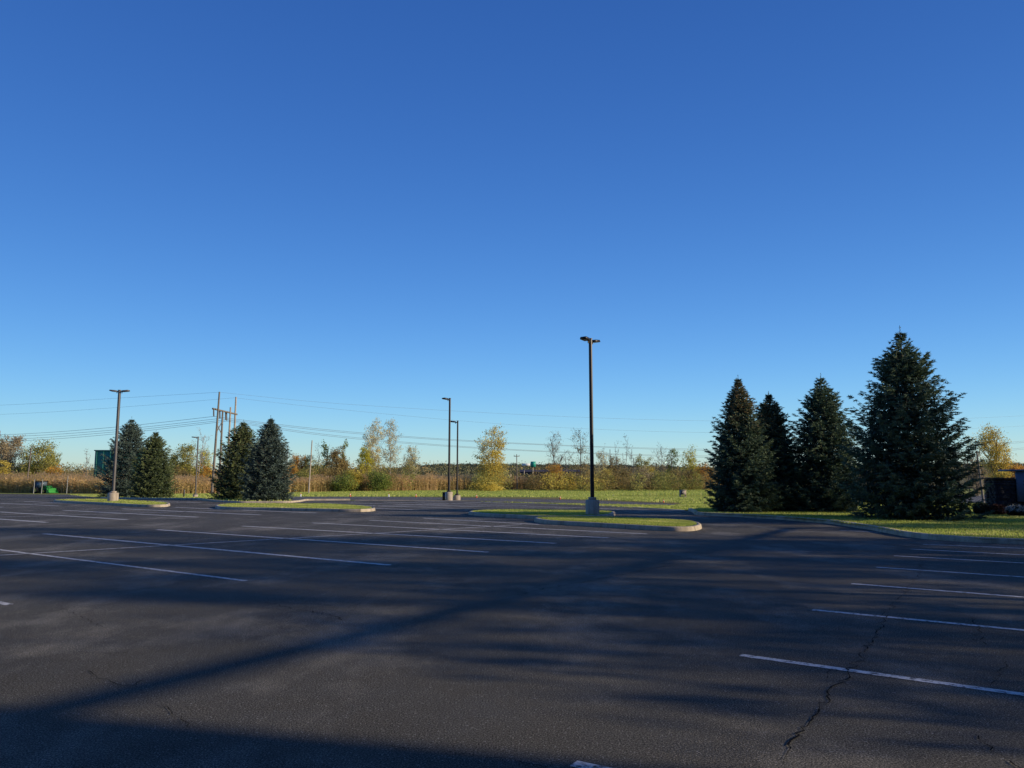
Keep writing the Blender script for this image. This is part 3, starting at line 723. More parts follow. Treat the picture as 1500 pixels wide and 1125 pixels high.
def clumps(name, label, mat, spots, lq, seed, cat):
    rg = np.random.default_rng(seed); mb = MB()
    for (x, y, r, h, nq) in spots:
        z0 = tz(y); nq = int(nq)
        v = rg.normal(0, 1, (nq, 3)); v /= np.linalg.norm(v, axis=1)[:, None]; rad = rg.uniform(.3, 1, nq)[:, None] ** .5
        c = v * rad * [r, r, h * .55] + [x, y, z0 + h * .5]; c += rg.normal(0, r * .03, (nq, 3)); c[:, 2] = np.maximum(c[:, 2], z0)
        e1 = rg.normal(0, 1, (nq, 3)); e1 /= np.linalg.norm(e1, axis=1)[:, None]; e2 = np.cross(e1, rg.normal(0, 1, (nq, 3))); e2 /= np.linalg.norm(e2, axis=1)[:, None]
        s = (lq * rg.uniform(.5, 1.2, nq))[:, None]
        Q = np.stack([c - e1 * s, c + e2 * s * .7, c + e1 * s, c - e2 * s * .7], 1).reshape(-1, 3)
        base = rg.uniform(.2, .75)
        mb.add(Q, np.arange(4 * nq).reshape(-1, 4), np.clip(base + rg.normal(0, .07, nq), 0, 1))
    o = mb.build(name, M[mat]); tag(o, label, cat, kind='stuff'); return o
R_ = random.Random(4)
for nm, mt_, lab_, rngs in (('olive_thicket', 'l_olive', 'olive thicket of low bushes rising behind the reeds', ((250, 315, 672), (425, 620, 674), (-40, 95, 674), (690, 745, 682), (860, 1035, 686))),
                      ('golden_thicket', 'l_gold', 'golden thicket scattered through the bushes behind the reeds', ((260, 310, 682), (430, 540, 682), (690, 740, 688), (800, 900, 686), (-30, 30, 682))),
                      ('brown_thicket', 'l_brown', 'brown thicket of half-bare bushes behind the reeds', ((425, 600, 672), (780, 1040, 682), (250, 300, 678), (-40, 120, 680)))):
    sp = []
    for (a_, b_, tp_) in rngs:
        for k in range(max(3, int((b_ - a_) / 7))):
            px = R_.uniform(a_, b_); D = R_.uniform(166, 192); h = EYE + (700.1 - (tp_ + R_.uniform(0, 24))) / F * D - tz(D); sp.append((BX(px, D), D, R_.uniform(1.4, 2.6), h, 420))
    clumps(nm, lab_, mt_, sp, .15, 40 + len(nm), 'thicket')
sp = []
for i in range(420):      # scrub right behind the reeds, taller at right
    px = R_.uniform(-80, 1080) if R_.random() < .5 else R_.uniform(740, 1080); D = R_.uniform(192, 250)
    if 100 < px < 250 and R_.random() < .6: continue
    h = R_.uniform(1.2, 2.8) if px < 740 else R_.uniform(1.8, 4.6)
    sp.append((BX(px, D), D, h * .8, h, 60))
clumps('scrub', 'tangled brown and olive scrub filling the ground behind the reeds', 'wood_far', sp, .32, 31, 'scrub')
sp = []
for i in range(520):
    px = R_.uniform(-200, 1600); D = R_.uniform(420, 800); h = R_.uniform(5, 11)
    sp.append((BX(px, D), D, h * .8, h, 130))
clumps('distant_woods', 'far belt of mixed autumn woodland across the fields', 'wood_far', sp, .55, 32, 'woods')
def ridge(px):
    return np.interp(px, [-500, 0, 90, 150, 420, 560, 640, 700, 850, 950, 1040, 1200, 1400, 1500, 2000], [690, 690, 690, 688, 684, 682, 675, 676, 676, 679, 681, 679, 675, 674, 670])
sp = []
for i in range(1500):
    px = R_.uniform(-400, 1900); D = R_.uniform(1250, 1600)
    top = EYE + (700.1 - ridge(px)) / F * D; h = R_.uniform(9, 16)
    sp.append((BX(px, D), D, h * .8, h, 40))
# the ridge itself is terrain
mb = MB(); nx, ny = 160, 14
vs = []
for j in range(ny + 1):
    for i in range(nx + 1):
        px = -500 + 2500 * i / nx; D = 950 + 750 * j / ny; t = j / ny
        top = EYE + (700.1 - ridge(px)) / F * 1600 - 12
        hgt = tz(D) - 3 + (top - tz(D) + 3) * (t * t * (3 - 2 * t)) + 1.5 * math.sin(i * 1.7 + j) * t
        vs.append((BX(px, D), D, hgt))
fs = [(j * (nx + 1) + i, j * (nx + 1) + i + 1, (j + 1) * (nx + 1) + i + 1, (j + 1) * (nx + 1) + i) for j in range(ny) for i in range(nx)]
mb.add(vs, fs); hl = mb.build('hills', M['farfield'], smooth=True); tag(hl, kind='structure')
VH = np.array(vs).reshape(ny + 1, nx + 1, 3)
mb = MB(); rg = np.random.default_rng(77)
nn = 8500
for q in range(nn):
    px = R_.uniform(-400, 1900); t = R_.random() ** .6; D = 950 + 750 * t
    i = int((px + 500) / 2500 * nx); j = min(ny - 1, int(t * ny)); z0 = VH[j, i, 2]; x = BX(px, D); h = R_.uniform(5, 9); r = h * .85
    m_ = 26; v = rg.normal(0, 1, (m_, 3)); v /= np.linalg.norm(v, axis=1)[:, None]
    c = v * rg.uniform(.4, 1, (m_, 1)) * [r, r, h * .5] + [x, D, z0 + h * .5]
    e1 = rg.normal(0, 1, (m_, 3)); e1 /= np.linalg.norm(e1, axis=1)[:, None]; e2 = np.cross(e1, rg.normal(0, 1, (m_, 3))); e2 /= np.linalg.norm(e2, axis=1)[:, None]
    s = 1.3; Q = np.stack([c - e1 * s, c + e2 * s * .7, c + e1 * s, c - e2 * s * .7], 1).reshape(-1, 3)
    mb.add(Q, np.arange(4 * m_).reshape(-1, 4), np.clip(R_.uniform(0, .75) + rg.normal(0, .1, m_), 0, 1))
o = mb.build('hill_forest', M['wood_dark']); tag(o, 'dark far-off forest covering the low hills on the horizon', 'forest', kind='stuff')
# ------------------------------------------------------------------ lamp posts
def lamp(label, px, base_py, top_py, heads, mat, seed=0, base_w=.275, base_h=.62, square=True, lift=0, pole_w=.075, group='lamp posts in the parking lot', collar=True):
    x, y = G(px, base_py); z0 = tz(y) + lift
    H = EYE + (700.1 - top_py) / F * y / math.cos(TILT) - z0
    root = empty('lamp_post', (x, y, z0), label, 'lamp post', group)
    b = MB()
    n = 8 if square else 24
    rr = base_w * (1.08 if square else 1)
    b.lathe((0, 0, 0), [(rr, -.1), (rr, base_h - .03), (rr - .03, base_h), (.0, base_h)], n)
    ft = b.build('footing', M['conc'], root)
    zb = base_h
    if collar:
        c = MB(); c.box((-.15, -.15, base_h + .001), (.15, .15, base_h + .10)); c.build('base_cover', M['conc'] if square else mat, root); zb += .10
    p = MB(); p.tube([(0, 0, zb), (0, 0, H)], [pole_w * 1.414, pole_w * 1.25], 4); p.tube([(0, 0, H), (0, 0, H + .035)], [pole_w * 1.5, pole_w * 1.5], 4)
    p.build('pole', mat, root)
    for ang in heads:
        ca, sa = math.cos(ang), math.sin(ang)
        def loc(u_, v_, w_): return (ca * u_ - sa * v_, sa * u_ + ca * v_, H + w_)
        h = MB()
        h.tube([loc(.05, 0, -.10), loc(.22, 0, -.07)], [.04, .04], 6)
        # flat tapered LED housing with cooling ridge
        sec = [(.14, .07, -.12, -.03), (.22, .15, -.13, -.015), (.54, .17, -.095, .015), (.62, .12, -.07, .0)]
        vs = []
        for u_, hw, zl, zh in sec: vs += [loc(u_, -hw, zl + .03), loc(u_, hw, zl + .03), loc(u_, hw * .8, zh + .02), loc(u_, -hw * .8, zh + .02)]
        fs = [(i * 4 + k, i * 4 + (k + 1) % 4, i * 4 + 4 + (k + 1) % 4, i * 4 + 4 + k) for i in range(3) for k in range(4)] + [(3, 2, 1, 0), (12, 13, 14, 15)]
        h.add(vs, fs)
        ho = h.build('lamp_head', mat, root)
        l = MB(); l.add([loc(.26, -.11, -.104), loc(.26, .11, -.104), loc(.50, .11, -.078), loc(.50, -.11, -.078)], [(3, 2, 1, 0)]); l.build('lens', M['lens'], ho)
        s = MB(); s.tube([loc(.16, 0, -.10), loc(.16, 0, -.19)], [.025, .03], 6); s.build('sensor', mat, ho)
    return root
lamp('tallest dark lamp post with two heads on a grey concrete footing, in the centre', 868, 758.4, 497, (math.radians(232), math.radians(52)), M['darkmetal'], lift=.12)
lamp('grey two-headed lamp post in front of the far-left spruces', 165, 737, 573, (math.radians(185), math.radians(5)), M['greymetal'], lift=.12, base_w=.30, base_h=.55)
p3 = lamp('taller of the two single-headed lamp posts standing side by side', 657.5, 733, 585, (math.radians(215),), M['darkmetal'], square=False, base_h=.62)
lamp('shorter of the two single-headed lamp posts standing side by side', 669.5, 732.6, 618, (math.radians(180),), M['darkmetal'], square=False, base_w=.25, base_h=.36, pole_w=.06)
lamp('small single-headed lamp post between the two spruce pairs', 286, 728.6, 641, (math.radians(180),), M['greymetal'], square=False, base_w=.24, base_h=.28, pole_w=.055)
# cabinet beside the tall single lamp
x, y = G(651.5, 733)
e_ = empty('electrical_cabinet', (x, y, 0), 'dark cabinet with a white edge strip beside the twin lamp footings', 'cabinet')
b = MB(); b.box((-.16, -.12, 0), (.10, .14, .55)); b.box((-.18, -.14, .55), (.12, .16, .6)); b.build('cabinet_body', M['black'], e_)
b = MB(); b.box((.03, -.16, .05), (.10, -.122, .58)); b.build('edge_strip', M['white'], e_)
# far lamp on the horizon
e_ = empty('street_lamp', (BX(926, 260), 260, tz(260)), 'dark far-off street lamp among the bare saplings', 'street lamp')
b = MB(); b.tube([(0, 0, 0), (0, 0, 9.4)], [.16, .12], 6); b.build('pole', M['greymetal'], e_)
b = MB(); b.tube([(0, 0, 9.3), (-.9, 0, 9.5)], .06, 5); b.box((-1.5, -.2, 9.35), (-.7, .2, 9.55)); b.build('lamp_head', M['darkmetal'], e_)
# ------------------------------------------------------------------ utility poles, pylon, wires
def upole(label, px, base_py, top_py, mat='wood', D=None, arm=None, r=.13, lean=0, name='utility_pole'):
    if D is None: x, y = G(px, base_py)
    else: x, y = BX(px, D), D
    z0 = tz(y); H = EYE + (700.1 - top_py) / F * y / math.cos(TILT) - z0
    e_ = empty(name, (x, y, z0), label, 'utility pole', 'wooden poles around the lot')
    b = MB(); b.tube([(0, 0, -.2), (lean * .5, 0, H * .5), (lean, 0, H)], [r, r * .85, r * .65], 8); b.build('pole', M[mat], e_)
    if arm:
        b = MB(); b.box((lean - arm, -.05, H - .55), (lean + arm, .05, H - .40)); 
        b.build('crossarm', M['wood'], e_)
        for s in (-1, 1):
            q = MB(); q.tube([(lean + s * arm * .85, 0, H - .4), (lean + s * arm * .85, 0, H - .15)], [.06, .04], 6); q.build('insulator', M['insul'], e_)
    return e_
upole('pale slim wooden pole right of the blue-grey spruce', 452, 722.5, 646, 'palewood', r=.14, lean=.35)
upole('wooden pole with a crossarm between the golden tree and the gas station', 757.5, 717.6, 666, 'wood', arm=.7, r=.14, lean=-.1)
upole('slim grey wooden post at the left of the right-hand spruces', 986, 716.6, 673, 'greybark', r=.14, lean=-.35)
upole('wooden pole leaning beside the golden tree at right', 1441, 737, 661, 'wood', r=.075, lean=-.22)
upole('thin dark pole left of the golden tree at right', 1421, 728, 671, 'bark', r=.05)
upole('thin grey pole behind the green tractor', 50, 723, 655, 'greybark', D=148, r=.12, lean=.4)
upole('dark thin pole in the brush right of the tallest lamp post', 892, 716, 659, 'bark', D=205, r=.12)
D0 = 118
e_ = empty('transmission_pylon', (BX(322, D0), D0, tz(D0)), 'tall wooden transmission pylon of four poles behind the blue-grey spruces', 'pylon')
org = Vector((BX(322, D0), D0, tz(D0)))
def rel(px, py, D): return tuple(AT(px, py, D) - org)
def grd(px, py, D): 
    v = AT(px, py, D); return (v.x - org.x, D - org.y, tz(D) - org.z - .2)
for (bx_, tx, ty, D, m_) in ((310.5, 321.5, 574, 116, 'wood'), (320.5, 326.3, 602, 117.5, 'wood'), (331.5, 337.8, 596.5, 121, 'palewood'), (339.5, 345.7, 581.5, 123, 'palewood')):
    b = MB(); b.tube([grd(bx_, 720, D), rel((bx_ + tx) / 2, (720 + ty) / 2, D), rel(tx, ty, D)], [.19, .16, .12], 8); b.build('pole', M[m_], e_)
b = MB(); b.tube([rel(311.5, 598.5, 115.4), rel(347, 607, 123.4)], [.16, .16], 4); b.build('crossarm', M['wood'], e_)
b = MB(); b.tube([rel(317, 619, 116), rel(324.5, 636, 117.5)], .06, 4); b.tube([rel(324.5, 619, 117.3), rel(316, 636, 116.2)], .06, 4); b.build('cross_brace', M['wood'], e_)
ins = [(313, 599.5, 610, 115.8), (322, 602, 613, 118.2), (330.5, 604, 615, 120.2), (331.8, 604.5, 616, 121)]
for (ix_, y0, y1, D) in ins:
    b = MB(); b.tube([rel(ix_, y0, D), rel(ix_ + .2, y1, D)], [.11, .11], 6); b.build('insulator', M['insul'], e_)
def wire(label, pts, D_of, r=.022):
    P = [(p, q) for p, q in pts]; xs = [p for p, q in P]
    sm = smooth(P, False, 8)
    b = MB(); w3 = [tuple(AT(p, q, D_of(p))) for p, q in sm]
    o_ = Vector(w3[0]); b.tube([tuple(Vector(w) - o_) for w in w3], r, 4, cap=False)
    o = b.build('power_line', M['wire']); o.location = o_
    tag(o, label, 'power line', 'overhead wires of the transmission line')
dr = lambda off: (lambda p: np.interp(p, [-300, 321, 1800], [150, 116 + off, 175]))
wire('highest wire, reaching the left edge from the tallest pylon pole', [(-250, 600), (0, 593.5), (160, 584), (321.5, 574.5)], dr(0), .015)
wire('second-highest wire, reaching the left edge from the rear pylon pole', [(-250, 612), (0, 607), (170, 597), (345.5, 582.5)], dr(7), .015)
wire('highest wire running right from the tallest pylon pole', [(321.5, 574.5), (480, 590), (720, 605), (930, 614), (1100, 617), (1300, 616), (1500, 609), (1800, 590)], dr(0), .015)
wire('second-highest wire running right from the rear pylon pole', [(345.7, 583), (480, 598), (720, 620), (930, 631), (1100, 634), (1300, 632), (1500, 624), (1800, 606)], dr(7), .015)
for i, (iy, ly, sag, ry, rr_) in enumerate(((610, 637, 622, 655, 646), (613, 640, 626, 657, 648), (615, 644, 629, 665, 656), (617, 647, 632, 667, 658))):
    ix_, D = ins[i][0], ins[i][3]
    lab = ['upper', 'second', 'third', 'lowest'][i]
    wire(lab + ' of the four sagging wires left of the pylon', [(-250, ly + 4), (0, ly), (165, sag + 4), (ix_, iy)], dr(D - 116), .03)
    wire(lab + ' of the four sagging wires right of the pylon', [(ix_, iy), (475, 629 + i * 2 + (i > 1) * 3), (650, 643 + i * 1.5 + (i > 1) * 6), (850, 653 + i + (i > 1) * 8), (1050, ry + 3), (1250, ry + 1), (1400, ry - 3), (1500, rr_), (1800, rr_ - 28)], dr(D - 116), .03)
# ------------------------------------------------------------------ markers, post, pump box
for i, (px, py, lab) in enumerate(((440.5, 727.2, 'pale lane marker nearest the spruces'), (513, 727.3, 'lane marker left of the four in the middle stretch'), (569.5, 727.5, 'lane marker directly below the tallest pale tree'), (609.3, 727.9, 'lane marker left of the twin lamp posts'), (698, 729, 'lane marker right of the twin lamp posts'), (820.5, 731.2, 'orange and white lane marker left of the tallest lamp post'), (972, 736, 'orange and white lane marker at the right end of the lane'))):
    x, y = G(px, py); e2_ = empty('marker_post', (x, y, tz(y)), 'small orange and white ' + lab if 'orange' not in lab and i else lab, 'marker post', 'marker posts along the lane')
    s = y / 105
    b = MB(); b.lathe((0, 0, 0), [(.13 * s, 0), (.13 * s, .04), (.085 * s, .05), (.075 * s, .22 * s)], 10); b.build('base', M['white'] if i in (0, 2) else M['orange'], e2_)
    b = MB(); b.lathe((0, 0, 0), [(.075 * s, .221 * s), (.065 * s, .32 * s)], 10); b.build('band', M['white'], e2_)
    b = MB(); b.lathe((0, 0, 0), [(.065 * s, .321 * s), (.055 * s, .40 * s), (0, .42 * s)], 10); b.build('tip', M['orange'], e2_)
x, y = G(269.3, 729); b = MB(); b.lathe((0, 0, 0), [(.07, 0), (.07, .74), (.05, .79), (0, .8)], 12)
o = b.build('bollard', M['darkmetal']); o.location = (x, y, tz(y)); tag(o, 'short dark bollard left of the small lamp post', 'bollard')
x, y = G(1000, 725.6); e_ = empty('pump_box', (x, y, tz(y)), 'small tan pump box standing at the edge of the pond', 'utility box')
b = MB(); b.box((-.40, -.35, .1), (.45, .35, .72)); b.box((-.45, -.4, .721), (.5, .4, .78)); b.build('box_body', M['boxtan'], e_)
b = MB(); b.box((-.30, -.352 - .01, .15), (-.05, -.351, .6)); b.build('door', M['black'], e_)
for sx in (-.36, .4):
    b = MB(); b.box((sx - .04, -.3, -.1), (sx + .04, .3, .1)); b.build('leg', M['boxtan'], e_)
# ------------------------------------------------------------------ tractor
x, y = G(62, 722.6)
tr = empty('loader_tractor', (x, y, tz(y)), 'green loader tractor with a cab and front bucket parked by the reeds', 'tractor')
ts_ = y / 143
def tpart(name, mb_, mat, par=tr): return mb_.build(name, M[mat], par)
def wheel(cx, cy, r, w):
    b = MB(); P = [(r * .55, -w / 2), (r * .93, -w / 2), (r, -w / 4), (r, w / 4), (r * .93, w / 2), (r * .55, w / 2)]
    n = 18; vs = []
    for rad_, yy in P:
        for k in range(n): vs.append((cx + rad_ * math.cos(2 * PI * k / n), cy + yy, r + rad_ * math.sin(2 * PI * k / n)))
    b.add(vs, [(i * n + k, i * n + (k + 1) % n, (i + 1) * n + (k + 1) % n, (i + 1) * n + k) for i in range(5) for k in range(n)])
    wh = tpart('wheel', b, 'rubber')
    q = MB(); vs = [(cx, cy - w * .3, r)] + [(cx + r * .56 * math.cos(2 * PI * k / n), cy - w * .42, r + r * .56 * math.sin(2 * PI * k / n)) for k in range(n)]
    q.add(vs, [(0, 1 + k, 1 + (k + 1) % n) for k in range(n)]); q.build('rim', M['yellow'], wh)
for cy in (-.62, .62): wheel(-.75, cy, .58, .34)
for cy in (-.58, .58): wheel(.95, cy, .38, .24)
b = MB(); b.box((-1.1, -.35, .5), (1.35, .35, .85)); b.box((.35, -.34, .86), (1.45, .34, 1.25)); b.box((.30, -.32, 1.25), (1.3, .32, 1.36)); tpart('body', b, 'tractor')
b = MB()
for sx in (-1.05, .3):
    for sy in (-.52, .52): b.box((sx - .04, sy - .04, .86), (sx + .04, sy + .04, 2.1))
b.box((-1.15, -.62, 2.1), (.42, .62, 2.22)); b.box((-1.2, -.56, .80), (-.25, .56, .95)); tpart('cab_frame', b, 'black')
b = MB(); b.box((-1.0, -.515, .96), (.25, -.505, 2.08)); b.box((-1.0, .505, .96), (.25, .515, 2.08)); b.box((.295, -.45, 1.37), (.305, .45, 2.08)); tpart('cab_glass', b, 'glass')
b = MB()
for sy in (-.45, .45): b.tube([(.35, sy, 1.25), (1.2, sy, 1.35), (1.9, sy, .55)], [.06, .06, .06], 4)
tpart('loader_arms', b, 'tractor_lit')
b = MB(); pr = [(1.75, .95), (1.80, .15), (1.95, .05), (2.5, .08), (2.52, .12), (2.0, .16), (1.9, .25), (1.85, .95)]
vs = [(px_, s, pz) for s in (-.85, .85) for px_, pz in pr]; n = 8
b.add(vs, [(k, (k + 1) % n, n + (k + 1) % n, n + k) for k in range(n)])
for s in (-.85, .85): b.add([(1.75, s, .95), (1.8, s, .1), (2.5, s, .08)], [(0, 1, 2)])
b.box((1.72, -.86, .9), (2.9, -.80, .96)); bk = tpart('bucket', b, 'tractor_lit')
tr.rotation_euler = (0, 0, math.radians(-22)); tr.scale = (ts_ * 1.25, ts_ * 1.1, ts_ * 1.02)
# small posts beside the tractor
for px, t, lab in ((60.6, 702, 'pale thin post in front of the green tractor'), (49, 702, 'pale thin post at the left of the green tractor'), (97.5, 697, 'thin grey post standing in the reeds right of the tractor')):
    x, y = G(px, 723); H = EYE + (700.1 - t) / F * y - tz(y); b = MB(); b.tube([(0, 0, 0), (.05, 0, H)], [.08, .06], 6)
    o = b.build('marker_pole', M['steel']); o.location = (x, y, tz(y)); tag(o, lab, 'post')
# ------------------------------------------------------------------ buildings far off
D = 235
e_ = empty('green_building', (BX(196, D), D, tz(D)), 'green clad building half hidden behind the far-left spruces', 'building')
w = (248 - 144) / F * D / 2; h = EYE + (700.1 - 661) / F * D - tz(D)
w *= .97; b = MB(); b.box((-w, 0, 0), (w - 3.2, 4, h)); b.build('wall', M['greenwall'], e_)
b = MB(); b.box((-w - .25, -.25, h), (w - 3, 4.2, h + .3)); b.build('roof', M['greenwall'], e_)
for k in range(9):
    xx = -w + .5 + k * (2 * w - 4.5) / 8; b = MB(); b.box((xx, -.12, 0), (xx + .12, -.005, h - .01)); b.build('pilaster', M['greenwall'], e_)
b = MB(); b.box((-w - .5, 1, 0), (-w - .02, 3, h * .4)); b.build('annex', M['white'], e_)
D = 420; e_ = empty('low_building', (BX(806, D), D, tz(D)), 'long low dark building beyond the brush, left of the tallest lamp post', 'building')
w = 44 / F * D; z1 = EYE + (700.1 - 688) / F * D - tz(D)
b = MB(); b.box((-w, 0, 0), (w, 12, z1 - 1.3)); b.build('wall', M['roofdark'], e_)
b = MB(); b.add([(-w - .5, -.6, z1 - 1.3), (w + .5, -.6, z1 - 1.3), (w + .5, 6, z1), (-w - .5, 6, z1), (w + .5, 12.6, z1 - 1.3), (-w - .5, 12.6, z1 - 1.3)], [(0, 1, 2, 3), (3, 2, 4, 5)]); b.build('roof', M['roofdark'], e_)
for k in range(14):
    xx = -w + 1 + k * (2 * w - 2.5) / 13; b = MB(); b.box((xx, -.06, 1.0), (xx + 1.2, -.005, 2.1)); b.build('window', M['glass'], e_)
D = 400; e_ = empty('gas_station_canopy', (BX(773, D), D, tz(D)), 'white and green station canopy far off left of the bare trees', 'canopy')
zt = EYE + (700.1 - 679) / F * D - tz(D)
b = MB(); b.box((-2.9, -2, zt - 1.3), (1.5, 5, zt - .1)); b.build('roof', M['white'], e_)
b = MB(); b.box((1.51, -2.1, zt - 1.8), (4.0, 5.1, zt + .9)); b.build('fascia', M['teal'], e_)
for sx in (-2.2, 2.3):
    b = MB(); b.box((sx, 0, 0), (sx + .5, .5, zt - 1.81)); b.build('column', M['palewood'], e_)
b = MB(); b.box((-.28, -.3, 0), (.28, .3, 3.6)); b.box((-.33, -.35, 3.601), (.33, .35, 3.75)); o = b.build('white_cabinet', M['conc']); o.location = (BX(747.5, 196), 196, tz(196)); tag(o, 'tall white cabinet left of the crossarm pole', 'cabinet')
# white car behind the brush
e_ = empty('parked_car', (BX(872, 192), 192, tz(192) + 1.0), 'white car glimpsed through the brush right of the tallest lamp post', 'car')
b = MB(); pr = [(-2.1, .35), (-2.1, .85), (-1.3, .95), (-.8, 1.4), (.7, 1.4), (1.2, .95), (2.0, .85), (2.1, .35)]
vs = [(a_, s, c_) for s in (-.85, .85) for a_, c_ in pr]; b.add(vs, [(k, (k + 1) % 8, 8 + (k + 1) % 8, 8 + k) for k in range(8)]); b.add(vs, [tuple(range(8))]); b.add(vs, [tuple(range(15, 7, -1))]); b.build('body', M['white'], e_)
b = MB(); b.add([(-1.1, -.86, .95), (1.05, -.86, .95), (.65, -.86, 1.33), (-.75, -.86, 1.33)], [(0, 1, 2, 3)]); b.build('window', M['glass'], e_)
for sx in (-1.3, 1.3):
    b = MB(); b.tube([(sx, -.88, .35), (sx, .88, .35)], .34, 12); b.build('wheel', M['rubber'], e_)
# ------------------------------------------------------------------ monument sign and shrubs
x, y = G(1464, 757); 
ms = empty('monument_sign', (x, y, .09), 'dark stacked-stone entrance sign with a blue-grey panel at the right edge', 'sign')
R2 = random.Random(9)
Wd = 5.2
b = MB(); b.box((.03, .03, 0), (Wd, .85, 1.50), .1)
z = 0
while z < 1.49:
    hh_ = R2.choice([.05, .07, .09]); hh_ = min(hh_, 1.5 - z); xx = 0
    while xx < Wd:
        l = R2.uniform(.18, .6); l = min(l, Wd - xx) 
        b.box((xx + .004, -.02 - R2.uniform(0, .035), z + .004), (xx + l - .004, .025, z + hh_ - .004), R2.random() ** 2 * (1 if R2.random() < .12 else .75)); xx += l
    for side_ in (0,):
        yy = 0
        while yy < .85:
            l = min(R2.uniform(.15, .4), .85 - yy); b.box((-.02 - R2.uniform(0, .03), yy + .004, z + .004), (.025, yy + l - .004, z + hh_ - .004), R2.random() * .6); yy += l
    z += hh_
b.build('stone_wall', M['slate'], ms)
b = MB(); b.box((-.09, -.10, 1.503), (.72, .94, 1.555)); b.build('wall_cap', M['roofdark'], ms)
b = MB(); b.box((.76, -.16, .55), (Wd - .6, -.07, 1.82)); b.build('sign_panel', M['signpanel'], ms)
b = MB(); b.box((.66, -.24, 1.822), (Wd - .5, .90, 1.90)); b.build('panel_cap', M['signpanel'], ms)
b = MB()
b.tube([(1.02, -.165, 1.42), (1.10, -.165, 1.36), (1.2, -.165, 1.42)], .022, 4); b.box((1.0, -.175, 1.24), (1.3, -.161, 1.262)); b.box((1.0, -.175, .70), (1.06, -.161, .76)); b.build('lettering', M['black'], ms)
def shrub(label, px, py, r, h, mat, seed, n=2600, ls=.035, flower=None, name='shrub'):
    rg = np.random.default_rng(seed); x, y = G(px, py); e_ = empty(name, (x, y, .09), label, 'shrub', 'shrubs planted around the sign')
    t = MB()
    for k in range(9):
        ph = rg.uniform(0, 2 * PI); t.tube([(0, 0, 0), (math.cos(ph) * r * .6, math.sin(ph) * r * .6, h * .7)], [.015, .006], 4)
    t.build('stem', M['bark'], e_)
    def shell(n, lo, hi, up=False):
        v = rg.normal(0, 1, (n, 3)); v[:, 2] = np.abs(v[:, 2]) if up else v[:, 2]; v /= np.linalg.norm(v, axis=1)[:, None]
        ph = np.arctan2(v[:, 1], v[:, 0]); lump = 1 + .10 * np.sin(ph * 3 + seed) + .08 * np.sin(v[:, 2] * 6 + ph * 2)
        c = v * rg.uniform(lo, hi, (n, 1)) * lump[:, None] * [r, r, h / 2] + [0, 0, h / 2]; c[:, 2] = np.maximum(c[:, 2], .01); return c
    def quads(c, s, tone, mb_):
        n = len(c); e1 = rg.normal(0, 1, (n, 3)); e1 /= np.linalg.norm(e1, axis=1)[:, None]; e2 = np.cross(e1, rg.normal(0, 1, (n, 3))); e2 /= np.linalg.norm(e2, axis=1)[:, None]
        mb_.add(np.stack([c - e1 * s, c + e2 * s * .6, c + e1 * s, c - e2 * s * .6], 1).reshape(-1, 3), np.arange(4 * n).reshape(-1, 4), tone)
    l = MB(); c = shell(n, .55, 1.03); quads(c, ls, np.clip(rg.normal(.45, .22, n), 0, 1), l); l.build('foliage', M[mat], e_)
    if flower:
        f = MB()
        for k in range(70):
            c0 = shell(1, 1.0, 1.06, True)[0]; c = c0 + rg.normal(0, .03, (26, 3)); quads(c, .016, np.clip(rg.normal(.5, .25, 26), 0, 1), f)
        f.build('flowers', M[flower], e_)
shrub('small dark shrub at the foot of the tallest spruce', 1416, 757.5, .17, .28, 'shrub_dark', 1, 900)
shrub('round dark shrub standing left of the sign wall', 1438, 757.5, .31, .52, 'shrub_dark', 2)
shrub('reddish low shrub in front of the sign wall corner', 1461, 758, .33, .46, 'shrub_red', 3)
shrub('tall dark shrub against the left end of the sign wall', 1471, 755, .30, .75, 'shrub_dark', 4)
shrub('white-flowering shrub in front of the sign wall', 1490, 760, .34, .42, 'shrub_dark', 5, flower='petal')
mulch = sheet('planting_bed', smooth(GP([(1405, 755), (1430, 759.5), (1470, 761), (1520, 763), (1620, 764), (1620, 756), (1500, 750.5), (1440, 752)]), True, 3), .108, M['mulch'])
# ------------------------------------------------------------------ what shades the lot: trees at right, plus an added building and beam, unseen
OUT = 'shade trees right of the lot'
SH = [(36, -6, 13, 2.8, 800), (39, -2, 14.5, 3.0, 1000), (33, 1, 12, 2.6, 700), (37, 5, 14, 3.0, 1000), (33, 9, 12, 2.6, 800), (38, 12.5, 14, 3.0, 1200), (41, 17, 11.5, 3.0, 1500), (39, 22, 11, 3.2, 2200), (43, 27, 11.5, 3.2, 2200), (46, 8, 22, 3.6, 2200), (49, 1, 22, 3.6, 2200), (48, 16, 12, 3.3, 1500), (23, 0.5, 7.5, 2.0, 450), (26, 5, 9, 2.2, 500), (52, 4, 23, 3.2, 1500), (29, 12, 9, 2.2, 500), (56, 7, 25, 3.6, 2200), (46, 21, 15, 3.4, 2600), (53, -3, 22, 3.6, 2200)]
for i, (x, y, H, R, n) in enumerate(SH):
    broadleaf('shade_tree', 'thin-leaved shade tree standing right of the lot, outside the picture', 0, 0, 0, 0, 'l_brown', 500 + i, n * 2.1, .25, 'bark', .22, limbs=11, trunk_r=.2, group=OUT, xy=(x, y), H=H, R=R, clump=.35)
ob = empty('light_blocking_building', (0, -2.9, 0), 'unseen flat-roofed brick building behind the photographer, added to block sky light and sun', 'building')  # added out of view to cut sky fill and shade the near asphalt
b = MB(); b.box((-70, -22, 0), (31, 0, 12.6)); b.build('wall', M['brickwall'], ob)
b = MB(); b.box((-70.3, -22.3, 12.603), (31.3, .3, 13.1)); b.build('roof', M['roofdark'], ob)
